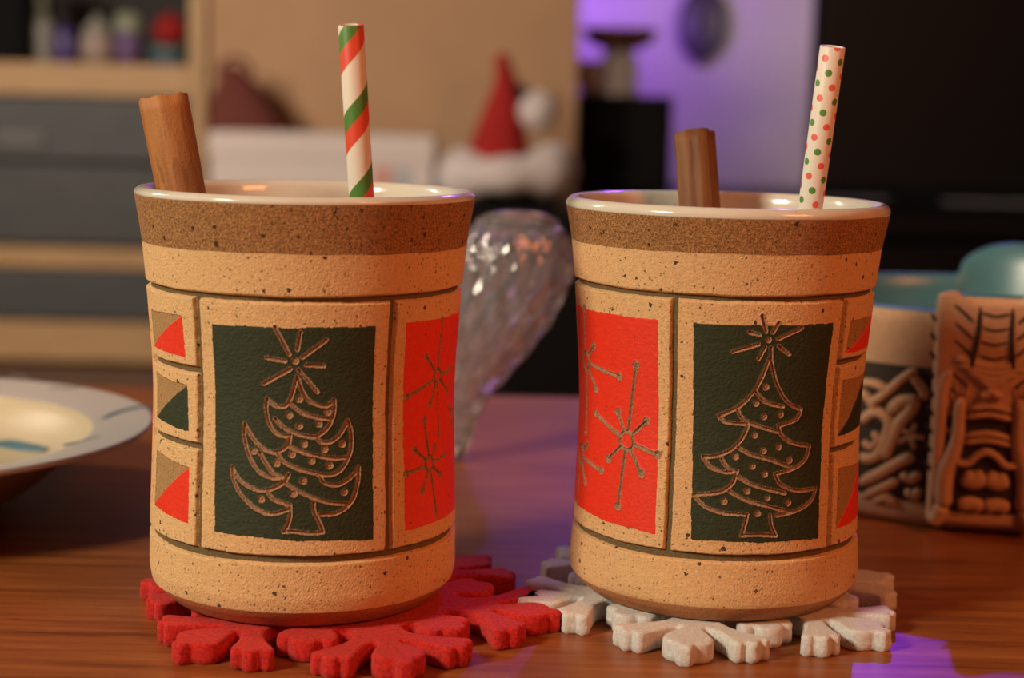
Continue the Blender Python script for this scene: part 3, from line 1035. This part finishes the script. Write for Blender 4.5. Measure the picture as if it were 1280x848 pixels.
def make_mug(name, center, P, zf, zg2, zg1, zbr, zlip, crest, label):
    prof = Profile(P)
    mug = tag(empty(name, (*center, COASTER_T)), label, 'mug', 'painted stoneware mugs')
    zb0 = 5.5
    # core wall seen in the grooves, with the underside
    core = [(0, 0), (P[0][1] - 1.5, 0)] + [(prof(z) - GROOVE, z - zb0) for z in np.arange(zb0 + .4, zlip - .2, .7)]
    lathe_obj('core_wall', [(r / 1000, z / 1000) for r, z in core], M['groove'], mug, 200)
    # foot
    ft = [(P[0][1] - 4.0, .25), (P[0][1] - 2.0, 0.0), (P[0][1] - .6, .1)] + [(prof(z) - .02, z - zb0) for z in np.linspace(zb0 + .5, zf + .15, 12)] + [(prof(zf) - 1.2, zf - zb0 + .3)]
    lathe_obj('foot_ring', [(r / 1000, z / 1000) for r, z in ft], M['foot'], mug, 220)
    band('slip_band', mug, prof, zf, zg2 - 1.55, M['slip'], False, True, seed=3)
    band('slip_band', mug, prof, zg1, zbr, M['slip'], True, False, seed=5)
    band('raw_clay_band', mug, prof, zbr - .05, zlip + .05, M['raw'], False, False, seed=8)
    # glazed lip and inside
    r0 = float(prof(zlip))
    inner = r0 - 3.7
    lip = [(r0 - .10, zlip - .2), (r0 + .12, zlip + .15), (r0 + .02, zlip + (crest - zlip) * .45), (r0 - .75, crest - .35), (r0 - 1.7, crest), (r0 - 2.8, crest - .5), (inner, crest - 1.8)]
    lip += [(prof(z) - 3.9, z) for z in np.arange(crest - 5, 16, -2.0)] + [(prof(14) - 6.5, 13.0), (prof(14) - 12, 11.3), (12, 10.9), (0, 10.9)]
    lp = smooth_curve(lip[:9], 4)
    lip = [tuple(p) for p in lp] + lip[9:]
    lathe_obj('glazed_lip', [(r / 1000, (z - zb0) / 1000) for r, z in lip], M['glaze'], mug, 200)
    return mug, prof


P1 = [(5.5, 34.2), (9.2, 38.3), (11, 39.8), (14, 40.4), (24.5, 40.3), (36, 39.9), (45, 39.6), (54, 39.3), (62, 39.2), (70, 39.5), (79, 40.2), (89, 41.0), (99, 41.9), (105, 42.8), (110.7, 43.8), (113, 43.8)]
P2 = [(5.5, 33.6), (8.8, 37.6), (11, 39.1), (14, 39.3), (17, 39.1), (25, 38.5), (36, 38.2), (47, 37.9), (56, 37.75), (65, 38.1), (72, 38.6), (82, 39.4), (89.5, 39.95), (101, 41.2), (109, 42.8), (112, 42.8)]
mug1, pr1 = make_mug('christmas_mug', C1, P1, 10.9, 25.0, 88.8, 99.3, 111.2, 113.0, 'left mug, red triangles column left of its wide curly tree')
mug2, pr2 = make_mug('christmas_mug', C2, P2, 10.6, 24.2, 90.1, 100.7, 109.5, 112.0, 'right mug, red starburst panel left of its tall pointed tree')


def star_lines(S, ring=2.5, dot=1.05):
    L, D = [], []
    for (ca, cz), tips in S:
        c = mm([(ca, cz)])[0]
        rp = [(math.degrees((c[0] + ring * math.cos(t)) / RM), c[1] + ring * 1.05 * math.sin(t)) for t in np.linspace(0, 2 * math.pi, 15)]
        L.append(rp)
        for ta, tz in tips:
            t = mm([(ta, tz)])[0]
            d = t - c
            s = c + d / np.linalg.norm(d) * ring
            L.append([(math.degrees(s[0] / RM), s[1]), (ta, tz)])
            D.append((ta, tz))
    return L, D


def triangles(TL, TR, BR, BL, mat, nm):
    return [('bare_triangle', M['bare'], [TL, TR, BL], -.22), (nm, mat, [TR, BR, BL], .05)]


RES = .17
# left mug: squares | tree | starbursts, twice around
g1a, g1b, g1c = -71.5, -33.6, 38.6
top1, bot1 = 88.8 - .45, 25.0 - .65
tiles = []
tiles.append(make_tile(mug1, pr1, g1b, g1c, bot1, top1, RES, 11, [('green_panel', M['green'], [(-26.8, 81.4), (31.5, 81.7), (31.8, 28.6), (-26.0, 30.2)], .06)], T1, T1_DOTS, .82, .85, 'tree_carving'))
sl, sd_ = star_lines(S1 + [((95, 60), [(95, 78), (90, 70), (101, 52), (95, 44)])], 1.7)
tiles.append(make_tile(mug1, pr1, g1c, g1a + 180, bot1, top1, .2, 12, [('red_panel', M['red'], [(44.5, 81.9), (102.5, 81.9), (102.5, 29.4), (45.8, 29.4)], .06)], sl, sd_, .62, .85, 'starburst_carving'))
for k, (za, zb2, tri, mt, nm) in enumerate(((69.4, top1, ((-66.9, 82.2), (-41.3, 82.6), (-40.5, 72.3), (-66.6, 72.9)), 'red', 'red_triangle'),
                                            (50.4, 69.4, ((-65.4, 66.2), (-40.3, 65.2), (-39.7, 53.9), (-65.3, 54.7)), 'green', 'green_triangle'),
                                            (bot1, 50.4, ((-64.6, 46.2), (-38.8, 44.8), (-38.8, 30.8), (-65.0, 32.0)), 'red', 'red_triangle'))):
    tiles.append(make_tile(mug1, pr1, g1a, g1b, za, zb2, RES, 20 + k, triangles(*tri, M[mt], nm)))
for t in tiles: copy_tile(t, mug1)

# right mug: starbursts | tree | squares, twice around
g2a, g2b, g2c = -99.5, -24.5, 43.7
top2, bot2 = 90.1 - .45, 24.2 - .65
tiles = []
tiles.append(make_tile(mug2, pr2, g2b, g2c, bot2, top2, RES, 31, [('green_panel', M['green'], [(-17.1, 83.0), (37.6, 83.1), (36.8, 27.6), (-15.3, 28.1)], .06)], T2, T2_DOTS, .82, .78, 'tree_carving'))
sl, sd_ = star_lines(S2, 2.3)
tiles.append(make_tile(mug2, pr2, g2a, g2b, bot2, top2, RES, 32, [('red_panel', M['red'], [(-93.0, 83.0), (-31.0, 83.2), (-29.6, 28.3), (-93.0, 29.6)], .06)], sl, sd_, .8, 1.05, 'starburst_carving'))
for k, (za, zb2, tri, mt, nm) in enumerate(((72.4, top2, ((48.3, 83.3), (76, 83.0), (75.5, 74.9), (47.4, 74.9)), 'red', 'red_triangle'),
                                            (49.5, 72.4, ((47.5, 67.6), (77, 67.8), (77, 53.6), (47.8, 53.3)), 'green', 'green_triangle'),
                                            (bot2, 49.5, ((48.5, 44.6), (77, 43.5), (75.5, 28.8), (48.1, 28.8)), 'red', 'red_triangle'))):
    tiles.append(make_tile(mug2, pr2, g2c, g2a + 180, za, zb2, RES, 40 + k, triangles(*tri, M[mt], nm)))
for t in tiles: copy_tile(t, mug2)

# ------------------------------------------------------------------ straws and cinnamon sticks
def stick_frame(name, pa, Ya, pb, Yb, zfloor, label, cat, roll=0.0):
    """Empty whose +Z runs along the axis through photo points pa (low) and pb (top); origin at the lower end"""
    A, B = at(*pa, Ya), at(*pb, Yb)
    d = (B - A) / np.linalg.norm(B - A)
    t = (zfloor - A[2]) / d[2]
    O = A + d * t
    o = tag(empty(name, O), label, cat)
    z = Vector(d.tolist())
    x = Vector((1, 0, 0))
    x = (x - z * x.dot(z)).normalized()
    y = z.cross(x)
    m = Matrix((x, y, z)).transposed().to_4x4()
    o.matrix_world = Matrix.Translation(Vector(O.tolist())) @ m @ Matrix.Rotation(roll, 4, 'Z')
    return o, float(np.linalg.norm(B - O))


def straw(name, pa, Ya, pb, Yb, zf, r, mat, label, roll=0.0):
    o, L = stick_frame(name, pa, Ya, pb, Yb, zf, label, 'straw', roll)
    n = 40
    V, F = lathe([(r, 0), (r, L * .33), (r, L * .66), (r, L - .0002), (r - .00012, L), (r - .00045, L), (r - .0005, L - .0003)], n)
    mesh_obj('paper_tube', V, F, mat(L), o)
    V, F = lathe([(r - .0005, L - .0003), (r - .0005, 0), (r, 0)], n)
    mesh_obj('tube_inside', V, F, M['paper_in'], o)
    return o


straw('paper_straw', (452, 245), C1[1] - .027, (438.5, 31), C1[1] - .033, .0112, .00305, striped, 'striped green and red paper straw in the left mug', math.radians(8))
straw('paper_straw', (1012.5, 262), C2[1] - .023, (1041, 58), C2[1] - .029, .0112, .00312, dotted, 'polka-dot paper straw in the right mug', math.radians(-360 / 14))


def quill(name, cross, L, mat, parent, seed, rag=.0006, twist=.25, flare=.0):
    """loft a closed cross-section (n,2) mm along z with ragged ends"""
    rng = np.random.default_rng(seed)
    n = len(cross)
    m = 36
    ang = np.arctan2(cross[:, 1], cross[:, 0])
    V = []
    ph = rng.uniform(0, 6.28, 6)
    for k in range(m):
        t = k / (m - 1)
        z = L * t
        s = 1 + .012 * math.sin(t * 9 + ph[0]) + .008 * math.sin(t * 23 + ph[1]) + flare * t
        a = twist * (t - .8)
        c = cross * s
        c = c + .10 * np.stack([np.sin(ang * 5 + t * 3 + ph[2]), np.cos(ang * 4 + t * 2 + ph[3])], -1)
        x = c[:, 0] * math.cos(a) - c[:, 1] * math.sin(a)
        y = c[:, 0] * math.sin(a) + c[:, 1] * math.cos(a)
        zz = np.full(n, z)
        if k == m - 1:
            zz = zz + rag * (np.sin(ang * 2 + ph[4]) * .4 + np.sin(ang * 8 + ph[5]) * .3 + np.sin(ang * 21 + ph[3]) * .2 + rng.normal(0, .12, n))
        V.append(np.c_[x / 1000, y / 1000, zz])
    V = np.concatenate(V)
    F = [[k * n + j, k * n + (j + 1) % n, (k + 1) * n + (j + 1) % n, (k + 1) * n + j] for k in range(m - 1) for j in range(n)]
    # end faces as strips between the outer and inner outline
    h = n // 2
    for base, fl in ((0, True), ((m - 1) * n, False)):
        for j in range(h - 1):
            q = [base + j, base + j + 1, base + n - 2 - j, base + n - 1 - j]
            F.append(q[::-1] if fl else q)
    return mesh_obj('bark_roll', V, F, mat, parent)


def spiral_cross(r_out, r_in, turns, thick, start, n=90, squash=1.0):
    t = np.linspace(0, 1, n)
    a = start - t * turns * 2 * math.pi
    r = r_out + (r_in - r_out) * smoothstep(.0, 1.0, t) ** .8
    outer = np.stack([r * np.cos(a), squash * r * np.sin(a)], -1)
    ri = r - thick
    inner = np.stack([ri * np.cos(a), squash * ri * np.sin(a)], -1)
    return np.concatenate([outer, inner[::-1]])


o, L = stick_frame('cinnamon_stick', (230, 240), C1[1] + .0, (207.5, 122), C1[1] + .002, .0125, 'thick cinnamon stick leaning left in the left mug', 'cinnamon stick')
quill('bark', spiral_cross(7.5, 4.0, 1.75, 1.1, math.radians(-38)), L, M['bark'], o, 5, .0007, .12)
o, L = stick_frame('cinnamon_stick', (876.5, 262), C2[1] + .024, (870, 167), C2[1] + .030, .0125, 'short thin cinnamon stick standing in the right mug', 'cinnamon stick')


def facet_cross(r_out, r_in, turns, thick, start, n=110):
    """rolled bark with flattened sides and a fold"""
    t = np.linspace(0, 1, n)
    a = start - t * turns * 2 * math.pi
    r = r_out + (r_in - r_out) * smoothstep(.25, 1.0, t)
    k = 5
    fac = math.cos(math.pi / k) / np.cos((a + .35) % (2 * math.pi / k) - math.pi / k)
    r = r * (.55 + .45 * fac / fac.mean()) - .55 * np.exp(-(((np.degrees(a) + 105 + 180) % 360 - 180) / 11) ** 2)
    out = np.stack([r * np.cos(a), .9 * r * np.sin(a)], -1)
    ri = r - thick
    inn = np.stack([ri * np.cos(a), .9 * ri * np.sin(a)], -1)
    return np.concatenate([out, inn[::-1]])


quill('bark', facet_cross(6.4, 3.4, 1.7, 1.0, math.radians(-62)), L, M['shaded_bark'], o, 9, .0004, .05, -.05)

# ------------------------------------------------------------------ crystal glass bowl behind the left mug
GY = .645
gl_px = [(592, 556, 9), (588, 560, 14), (560, 566, 20), (530, 571, 24), (500, 579, 28), (475, 588, 40), (450, 596, 54), (425, 604, 67), (400, 612, 77), (370, 621, 83), (345, 630, 85), (325, 636, 82),
         (308, 640, 76), (294, 644, 66), (284, 647, 55)]
g0 = at(556, 592, GY)
gl = tag(empty('crystal_vase', (g0[0], GY, 0)), 'clear cut crystal vase behind the gap between the mugs', 'vase')
lv = []
for py, cx, rp in gl_px:
    q = at(cx, py, GY)
    lv.append((q[0] - g0[0], max(q[2], 0), rp * GY / F_PX))
lv[0] = (lv[0][0], 0, lv[0][2])
lv = smooth_curve(lv, 4)
n = 120
a = np.linspace(0, 2 * np.pi, n, endpoint=False)
rows = []
for cx, z, r in lv:                                     # cut outside
    f = smoothstep(.006, .02, z) * (1 - smoothstep(.078, .088, z))
    d = .0016 * (np.abs(np.sin(9 * a + z * 150)) + np.abs(np.sin(9 * a - z * 150)) - 1.3) * f
    rows.append(np.stack([cx + (r + d) * np.cos(a), (r + d) * np.sin(a), np.full(n, z)], -1))
zt = lv[-1][1]
# rolled lip, then the smooth inside
cx, z, r = lv[-1]
for dr, dz in ((-.0012, .0022), (-.0035, .0034), (-.006, .0026), (-.0072, .0002), (-.0066, -.0028)):
    rows.append(np.stack([cx + (r + dr) * np.cos(a), (r + dr) * np.sin(a), np.full(n, z + dz)], -1))
for cx, z, r in lv[::-1][4:]:
    if z < .022: break
    ri = max(r - .0055, .001)
    rows.append(np.stack([cx + ri * np.cos(a), ri * np.sin(a), np.full(n, z)], -1))
lastc = rows[-1].mean(0)
rows.append(np.repeat(lastc[None] - [0, 0, .003], n, 0) + 1e-5 * np.stack([np.cos(a), np.sin(a), 0 * a], -1))
V = np.concatenate(rows)
V[:, 2] = np.maximum(V[:, 2], 0)
# the mouth leans away from the viewer
w_ = smoothstep(.070, .094, V[:, 2])
V[:, 2] -= w_ * (V[:, 1]) * .28
m_ = len(rows)
F = np.stack([(np.arange(m_ - 1)[:, None] * n + np.arange(n)), (np.arange(m_ - 1)[:, None] * n + (np.arange(n) + 1) % n),
              (np.arange(1, m_)[:, None] * n + (np.arange(n) + 1) % n), (np.arange(1, m_)[:, None] * n + np.arange(n))], -1).reshape(-1, 4)
F = [list(f) for f in F] + [list(range(n))[::-1]]
mesh_obj('cut_body', V, F, M['glass'], gl)

# ------------------------------------------------------------------ plate at the left
PC = (-.2102, .5475)
pl = tag(empty('soup_plate', (*PC, 0)), 'shallow white plate with cream well and teal strokes at left', 'plate')
rim = [(73, 25.4), (75, 25.9), (81, 27.0), (90, 28.4), (92.3, 28.6), (92.6, 27.6), (91.5, 26.6)]
lathe_obj('plate_rim', [(r / 1000, z / 1000) for r, z in smooth_curve(rim, 4)], M['plate'], pl, 128)
lathe_obj('plate_well', [(r / 1000, z / 1000) for r, z in smooth_curve([(0, 9.5), (40, 10.0), (56, 12.0), (65, 16.5), (71, 22), (73, 25.4)], 4)], M['plate_well'], pl, 128)
lathe_obj('plate_underside', [(r / 1000, z / 1000) for r, z in smooth_curve([(91.5, 26.6), (80, 23.5), (68, 18.5), (54, 7.5), (45, 3), (43, 0), (40, 0), (39, 3), (0, 4)], 4)], M['plate_foot'], pl, 128)


def rim_z(r):
    return np.interp(r, [73, 75, 81, 90], [25.4, 25.9, 27.0, 28.4])


def well_z(r):
    return np.interp(r, [0, 40, 56, 65, 71, 73], [9.5, 10, 12, 16.5, 22, 25.4])


def stroke(name, pts, wid, mat, zf):
    """painted stroke on the plate: pts plate coords mm"""
    c = smooth_curve(pts, 8)
    t = np.gradient(c, axis=0)
    t /= np.linalg.norm(t, axis=1)[:, None] + 1e-9
    nn = np.stack([-t[:, 1], t[:, 0]], -1)
    m = len(c)
    w = wid * np.sin(np.linspace(.25, math.pi - .25, m)) ** .5
    rows = []
    for s in (-1, -.5, 0, .5, 1):
        q = c + nn * (w * s)[:, None]
        z = zf(np.hypot(q[:, 0], q[:, 1])) + (.28 if abs(s) < 1 else -.05)
        rows.append(np.c_[q, z] / 1000)
    V = np.concatenate(rows)
    F = [[k * m + i, k * m + i + 1, (k + 1) * m + i + 1, (k + 1) * m + i] for k in range(4) for i in range(m - 1)]
    return mesh_obj(name, V, F, mat, pl)


def on_plate(px, py, z=.0265):
    d = pix_ray(px, py)
    p = np.array([0, 0, CAM_H]) + d * ((z - CAM_H) / d[2])
    return (float(p[0] - PC[0]) * 1000, float(p[1] - PC[1]) * 1000)


stroke('teal_stroke', [on_plate(128, 523), on_plate(150, 518), on_plate(175, 516), on_plate(190, 516)], 2.6, M['plate_blue'], rim_z)
stroke('teal_stroke', [on_plate(-40, 561, .011), on_plate(0, 560, .011), on_plate(30, 564, .0115), on_plate(58, 568, .0125)], 2.4, M['plate_blue'], lambda r: np.where(r > 73, rim_z(r), well_z(r)))
stroke('grey_mark', [on_plate(62, 490), on_plate(82, 491), on_plate(98, 492)], 1.6, M['plate_grey'], rim_z)
stroke('grey_mark', [on_plate(10, 477), on_plate(35, 477)], 1.4, M['plate_grey'], rim_z)
stroke('grey_mark', [on_plate(78, 553), on_plate(100, 549), on_plate(124, 546)], 1.6, M['plate_grey'], rim_z)

# ------------------------------------------------------------------ tiki bowl at the right
BC = np.array([.166, .618])
tb = tag(empty('tiki_bowl', (*BC, 0)), 'tan carved tiki bowl with teal glazed inside at right', 'bowl')
TF = -9.5                 # direction of the carved figure (deg, from towards-camera)
n = 256
ang = np.linspace(0, 2 * np.pi, n, endpoint=False)


def bump_at(a, c, w):
    d = (np.degrees(a) - c + 180) % 360 - 180
    return smoothstep(w, w * .55, np.abs(d)) if False else 1 - smoothstep(w * .55, w, np.abs(d))


def arch(c, w):
    d = ((np.degrees(ang) - c + 180) % 360 - 180) / w
    return np.sqrt(np.clip(1 - d * d, 0, 1)) * smoothstep(1.0, .9, np.abs(d)) if False else np.sqrt(np.clip(1 - d * d, 0, 1))


ARCH = 151.0
lift = 13.0 * arch(ARCH, 19) + 6.0 * bump_at(ang, TF, 15)


def bowl_surface(prof):
    P = np.array(prof, float)
    r, z = P[:, :1], P[:, 1:]
    up_ = np.clip((z - 50) / 22, 0, 1)
    Z = z + up_ * lift[None, :]
    push = up_ * (6.0 * arch(ARCH, 19))[None, :]
    R = r + push
    V = np.stack([R * np.sin(ang), -R * np.cos(ang), Z], -1).reshape(-1, 3) / 1000
    m = len(P)
    F = np.stack([(np.arange(m - 1)[:, None] * n + np.arange(n)), (np.arange(m - 1)[:, None] * n + (np.arange(n) + 1) % n),
                  (np.arange(1, m)[:, None] * n + (np.arange(n) + 1) % n), (np.arange(1, m)[:, None] * n + np.arange(n))], -1).reshape(-1, 4)
    return V, F


V, F = bowl_surface([(0, 1.0), (60, 0.8), (65, 0), (68.5, .6), (69, 3), (68, 7), (66.5, 9), (66, 20), (66, 35), (66.5, 50), (67.5, 60), (68, 66), (68.2, 70), (67.6, 71.4)])
mesh_obj('bowl_wall', V, F, M['tiki'], tb)
V, F = bowl_surface([(67.6, 71.4), (66.5, 72.3), (64.6, 72.2), (63.4, 70.8), (62.8, 66), (62, 55), (61, 40), (58, 22), (50, 11), (30, 8), (0, 7.5)])
mesh_obj('teal_inside', V, F, M['teal'], tb)


def cyl_patch(name, a0, a1, z0, z1, R, mat, parent, thick=1.0, na=24, nz=10):
    """curved slab on the bowl wall"""
    A = np.radians(np.linspace(a0, a1, na))
    Zs = np.linspace(z0, z1, nz)
    rows = []
    for Rr in (R - thick, R):
        AA, ZZ = np.meshgrid(A, Zs, indexing='ij')
        rows.append(np.stack([Rr * np.sin(AA), -Rr * np.cos(AA), ZZ], -1).reshape(-1, 3))
    V = np.concatenate(rows) / 1000
    F = []
    N = na * nz
    for i in range(na - 1):
        for j in range(nz - 1):
            q = [i * nz + j, (i + 1) * nz + j, (i + 1) * nz + j + 1, i * nz + j + 1]
            F.append([N + v for v in q])
            F.append(q[::-1])
    for i in range(na - 1):
        for j in (0, nz - 1):
            F.append([i * nz + j, (i + 1) * nz + j, N + (i + 1) * nz + j, N + i * nz + j])
    for j in range(nz - 1):
        for i in (0, na - 1):
            F.append([i * nz + j, i * nz + j + 1, N + i * nz + j + 1, N + i * nz + j])
    return mesh_obj(name, V, F, mat, parent, False)


def relief(name, pts, R, w, h, mat=None, parent=None, taper=True, sub=6):
    """rounded raised strip on a cylinder of radius R (mm); pts (deg, mm) or (deg, mm, width factor)"""
    c = smooth_curve([(math.radians(p[0]) * R, p[1], p[2] if len(p) > 2 else 1.0) for p in pts], sub)
    q = c[:, :2]
    t = np.gradient(q, axis=0)
    t /= np.linalg.norm(t, axis=1)[:, None] + 1e-9
    nn = np.stack([-t[:, 1], t[:, 0]], -1)
    m = len(c)
    wf = w * c[:, 2]
    hf = np.full(m, h)
    if taper:
        e = np.minimum(np.arange(m), np.arange(m)[::-1])
        f = np.clip((e + 1) / 3, 0, 1) ** .5
        wf = wf * f
        hf = hf * f
    K = 9
    rows = []
    for k in range(K):
        s = -math.cos(math.pi * k / (K - 1))
        p = q + nn * (wf * s)[:, None]
        rad = R - .3 + hf * math.sin(math.pi * k / (K - 1)) ** .7
        a = p[:, 0] / R
        rows.append(np.stack([rad * np.sin(a), -rad * np.cos(a), p[:, 1]], -1) / 1000)
    V = np.concatenate(rows)
    F = [[k * m + i, k * m + i + 1, (k + 1) * m + i + 1, (k + 1) * m + i] for k in range(K - 1) for i in range(m - 1)]
    F.append([k * m for k in range(K)])
    F.append([k * m + m - 1 for k in range(K)][::-1])
    return mesh_obj(name, V, F, mat or M['tiki'], parent or tb)


def cyl_at(px, py, R):
    d = pix_ray(px, py)
    R = R / 1000
    a_ = d[0] ** 2 + d[1] ** 2
    b_ = -(BC @ d[:2])
    D = b_ * b_ - a_ * (BC @ BC - R * R)
    t = (-b_ - math.sqrt(max(D, 0))) / a_
    p = np.array([0, 0, CAM_H]) + t * d
    return (math.degrees(math.atan2(p[0] - BC[0], -(p[1] - BC[1]))), p[2] * 1000)


# dark carved ground of the flanks
RG = 67.2
for (a0, a1) in ((-78, -22), (4, 60)):
    cyl_patch('carved_ground', a0, a1, 7.5, 53, RG, M['tiki_dark'], tb, 2.5, 40, 8)
fl = [[(1070, 478), (1095, 480), (1112, 490)], [(1086, 506), (1105, 494), (1128, 474), (1146, 462)], [(1140, 470), (1152, 484), (1158, 500)],
      [(1078, 488), (1088, 500), (1094, 512)],
      [(1078, 528), (1090, 517), (1104, 518), (1112, 530), (1108, 548), (1100, 566), (1088, 574), (1076, 570)], [(1092, 540), (1100, 550), (1090, 560), (1080, 552)],
      [(1112, 516), (1126, 502), (1144, 500), (1138, 514), (1124, 530), (1112, 556), (1104, 574)],
      [(1076, 604), (1100, 592), (1124, 578), (1142, 570)], [(1080, 622), (1104, 610), (1124, 600)], [(1126, 592), (1140, 600), (1150, 590)], [(1092, 628), (1110, 622), (1122, 632)],
      [(1132, 612), (1144, 622), (1150, 610)]]
ws = [1.6, 1.6, 1.6, 1.5, 1.9, 1.3, 2.2, 2.1, 1.8, 1.7, 1.8, 1.6]
for L, w in zip(fl, ws):
    P = [cyl_at(*p, RG) for p in L]
    relief('carved_stem', P, RG, w, 2.6)
    relief('carved_stem', [(2 * TF - a, z) for a, z in P], RG, w, 2.6)
for k in range(5):                                    # little flower
    c = cyl_at(1138, 545, RG)
    t = 2 * math.pi * k / 5 + .3
    relief('carved_petal', [c, (c[0] + 4.0 * math.sin(t), c[1] + 4.6 * math.cos(t))], RG, 1.7, 2.6)

# raised block of the figure
RB = 75.0
Ab = np.radians(np.linspace(TF - 16.5, TF + 16.5, 67))
Zb = np.linspace(1.5, 1.0 * 84, 60)
AA, ZZ = np.meshgrid(Ab, Zb, indexing='ij')
s_ = np.abs(np.degrees(AA) - TF)
topz = 76.0 + 3.6 * np.exp(-((s_ - 11) / 4.2) ** 2) - 8.0 * smoothstep(13.2, 16.5, s_)
Zz = np.minimum(1.5 + (ZZ - 1.5) / (84 - 1.5) * (topz - 1.5), topz)
lean = 3.5 * smoothstep(30, 78, Zz)
Rf = 64.0 + (RB - 64.0 + lean) * (1 - smoothstep(12.6, 16.3, s_)) * smoothstep(0, 4, Zz)
V = np.stack([Rf * np.sin(AA), -Rf * np.cos(AA), Zz], -1).reshape(-1, 3)
na, nz = AA.shape
F = [[i * nz + j, (i + 1) * nz + j, (i + 1) * nz + j + 1, i * nz + j + 1] for i in range(na - 1) for j in range(nz - 1)]
# top of the block runs back into the wall
base = len(V)
back = np.stack([62.5 * np.sin(Ab), -62.5 * np.cos(Ab), Zz[:, -1] - 1.0], -1)
V = np.concatenate([V, back]) / 1000
for i in range(na - 1):
    F.append([i * nz + nz - 1, (i + 1) * nz + nz - 1, base + i + 1, base + i])
mesh_obj('figure_block', V, F, M['tiki'], tb)


def fr(nm, pts, w, h, mat=None, R=None, both=True, **kw):
    """strip on the figure: pts = (offset mm from its centre line, z mm)"""
    R = R or RB
    for sgn in ((-1, 1) if both else (1,)):
        relief(nm, [(TF + math.degrees(sgn * p[0] / R), *p[1:]) for p in pts], R, w, h, mat, **kw)


# dark ground behind the face and limbs
cyl_patch('carved_ground', TF - 11.0, TF + 11.0, 8, 52.5, RB + .35, M['tiki_dark'], tb, 1.5, 20, 8)
# headdress: dark grooves along and across
for s0, s1 in ((5.0, 6.5), (-5.0, -6.5)):
    fr('headdress_line', [(s0, 75.5), (s0 * 1.03, 66), (s1, 56)], .75, .9, M['tiki_dark'], RB + 3.3, both=False)
for k in range(4):
    z = 73 - k * 4.6
    fr('headdress_line', [(-4.6, z + .6), (0, z - .5), (4.6, z + .6)], .5, .9, M['tiki_dark'], RB + 3.3 - .4 * k, both=False)
for k in range(6):
    z = 75 - k * 5.4
    fr('headdress_line', [(6.8, z - 4.6), (10, z - 1.6), (13, z + .6)], .55, .9, M['tiki_dark'], RB + 3.3 - .5 * k)
for k in range(9):
    z = 70 - k * 6.0
    fr('headdress_line', [(16.3, z - 2.0), (18.2, z - .2), (19.6, z + 1.6)], .6, 1.0, M['tiki_dark'], RB - 1.2)
# pleated bands running down both sides of the face
fr('side_band', [(12.2, 55), (14.4, 50), (15.0, 40), (15.0, 26), (14.6, 12)], 2.2, 2.6)
# forehead point
for k, (z, w) in enumerate(((57, 12.5), (55, 10.5), (53, 7.5), (51.2, 4.0))):
    fr('brow', [(-w, z + 1.8), (-w * .5, z), (0, z - 1.0), (w * .5, z), (w, z + 1.8)], 1.9, 3.6, both=False)
fr('nose', [(-3.6, 46.6), (-1.6, 47.2), (0, 48.6), (1.6, 47.2), (3.6, 46.6)], 1.6, 4.0, both=False)
for z, w, h in ((42.8, 6.8, 2.4), (40.0, 7.2, 2.0)):
    fr('lip', [(-w, z - .8), (0, z + .6), (w, z - .8)], 1.2, h + 1.2, both=False)
for z, w in ((33.6, 7.4), (31.4, 7.6)):
    fr('lip', [(-w, z - .6), (0, z + .8), (w, z - .6)], 1.1, 3.0, both=False)
fr('moustache', [(-10, 24.5), (-6, 24.2), (-3, 27), (0, 28.4), (3, 27), (6, 24.2), (10, 24.5)], 1.3, 3.4, both=False)
fr('belly', [(0, 20.5), (3.5, 18.6), (7, 20)], 3.0, 3.4)
fr('belly', [(0, 10), (4, 11), (8, 10)], 2.4, 2.8)
fr('arm', [(8.9, 46, .9), (9.2, 40, .9), (9.3, 33, 1.0), (10.6, 27, 1.2), (12.4, 21, 1.35), (12.6, 15, 1.3), (12.0, 9, 1.1)], 2.2, 4.2)
for dx in (-1.7, -.2, 1.3):
    fr('finger', [(9.0 + dx * .7, 45), (9.0 + dx * 1.3, 51.0 - abs(dx) * .5)], .72, 3.6)
fr('finger', [(10.6, 43.5), (12.2, 47.5)], .75, 3.4)
fr('foot', [(12.6, 10), (14.0, 6), (16.0, 3.6)], 2.6, 4.2)
fr('ear_disc', [(12.2, 35.5), (12.9, 33.5)], 1.8, 3.2)
